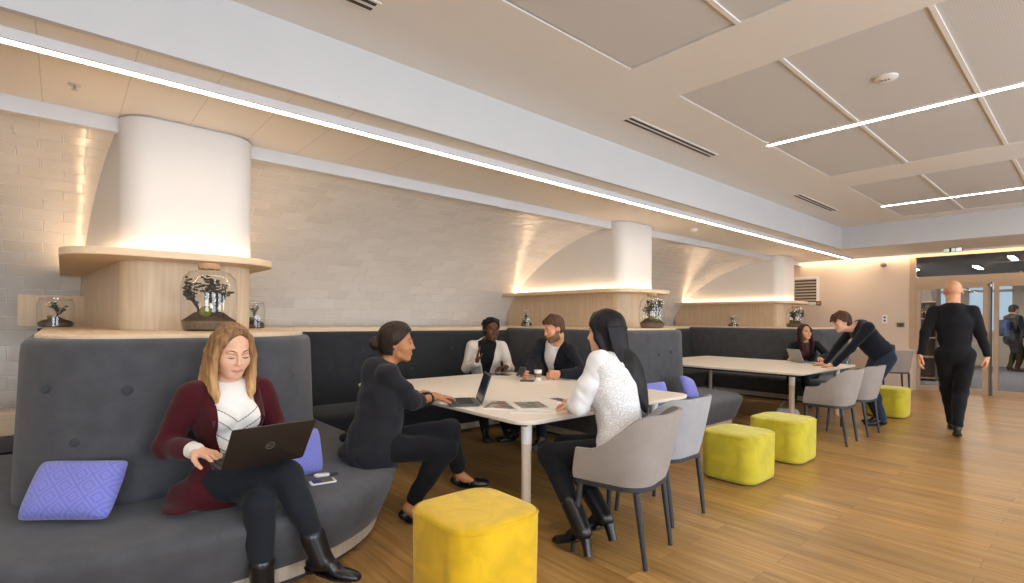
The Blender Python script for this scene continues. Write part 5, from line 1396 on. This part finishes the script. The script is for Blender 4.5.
sheet('document', 'white sheet in front of the paper cup', 'paper', -3.72, 3.62, .7203, math.radians(30), .15, .21, .0015)
t = thing('paper_cup', 'white paper cup with a brown sleeve held by the man in the suit', 'cup', (-3.93, 3.80, .7205))
MB().lathe([(.030, 0), (.031, .002), (.041, .10), (.0425, .10), (.0425, .104), (.038, .104)], 24).obj('cup', M['phonew'], t)
MB().lathe([(.0345, .028), (.0385, .07)], 24, cap=False).obj('sleeve', plain('cup_sleeve', '#8b6a4a', .7), t)
phone('dark smartphone held up by the man in the suit', (-4.04, 3.66, .80), math.radians(35), M['laptopg'], tilt=(38, 12))
sheet('notebook', 'brown notebook under the hand of the leaning man', 'notebook', -2.72, 8.42, .7203, math.radians(20), .22, .30, .014, None, None, 'things on the far table', plain('tan_cover', '#b48a58', .6))
sheet('tablet', 'grey tablet on the far table between the two people', 'tablet', -2.86, 8.72, .7203, math.radians(15), .18, .25, .008, (-.08, .08, -.115, .115), M['screen'], 'tablets', M['laptops'])
t = thing('drinking_glass', 'small clear glass at the corner of the far table', 'glass', (-2.50, 8.86, .7205))
MB().lathe([(.028, 0), (.030, .01), (.034, .09), (.031, .09), (.027, .012), (.001, .012)], 20).obj('tumbler', M['jarglass'], t)
t = thing('handbag', 'light grey bag on the floor under the far table by its leg', 'bag', (-2.78, 7.35, 0), .3)
MB().stack(rrect(-.14, .14, -.07, .07, .05, 6), [(0, .02), (.02, 0), (.14, .0), (.19, .02), (.20, .05)]).obj('bag', plain('bag_grey', '#a9a7a8', .6), t)
MB().tube([(-.08, 0, .19), (-.07, 0, .26), (0, 0, .29), (.07, 0, .26), (.08, 0, .19)], .008, 8).obj('handle', plain('bag_strap', '#77757a', .6), t)
# ------------------------------------------------------------------ daylight, camera, view
wd = bpy.data.worlds.new('sky'); SC.world = wd; wd.use_nodes = True
bg = wd.node_tree.nodes['Background']; bg.inputs['Color'].default_value = (.55, .76, .95, 1); bg.inputs['Strength'].default_value = 1.1
for i, (a, b) in enumerate(wins):
    l = bpy.data.lights.new('window_daylight', 'AREA'); l.shape = 'RECTANGLE'; l.size = b-a-.1; l.size_y = 2.0; l.energy = 175; l.color = (.82, .90, 1)
    o = bpy.data.objects.new('window_daylight', l); COL.objects.link(o); o.location = (XR+.02, .5*(a+b), 1.65); o.rotation_euler = (0, math.radians(90), 0)
cam = bpy.data.cameras.new('camera'); co = bpy.data.objects.new('camera', cam); COL.objects.link(co)
cam.sensor_width = 36; cam.lens = 516/1024*36; cam.shift_y = 28.5/1024; cam.clip_start = .05
co.matrix_world = Matrix.Translation((0, 0, 1.35)) @ Matrix.Rotation(math.radians(48.9), 4, 'Z') @ Matrix.Rotation(math.radians(90), 4, 'X') @ Matrix.Rotation(math.radians(.5), 4, 'Z')
SC.camera = co
SC.view_settings.view_transform = 'Standard'; SC.view_settings.look = 'None'; SC.view_settings.exposure = -.12; SC.view_settings.gamma = 1
SC.view_settings.use_curve_mapping = False
SC.cycles.max_bounces = 8; SC.cycles.diffuse_bounces = 5; SC.cycles.glossy_bounces = 4; SC.cycles.transparent_max_bounces = 12
SC.cycles.caustics_reflective = False; SC.cycles.caustics_refractive = False; SC.cycles.sample_clamp_indirect = 6
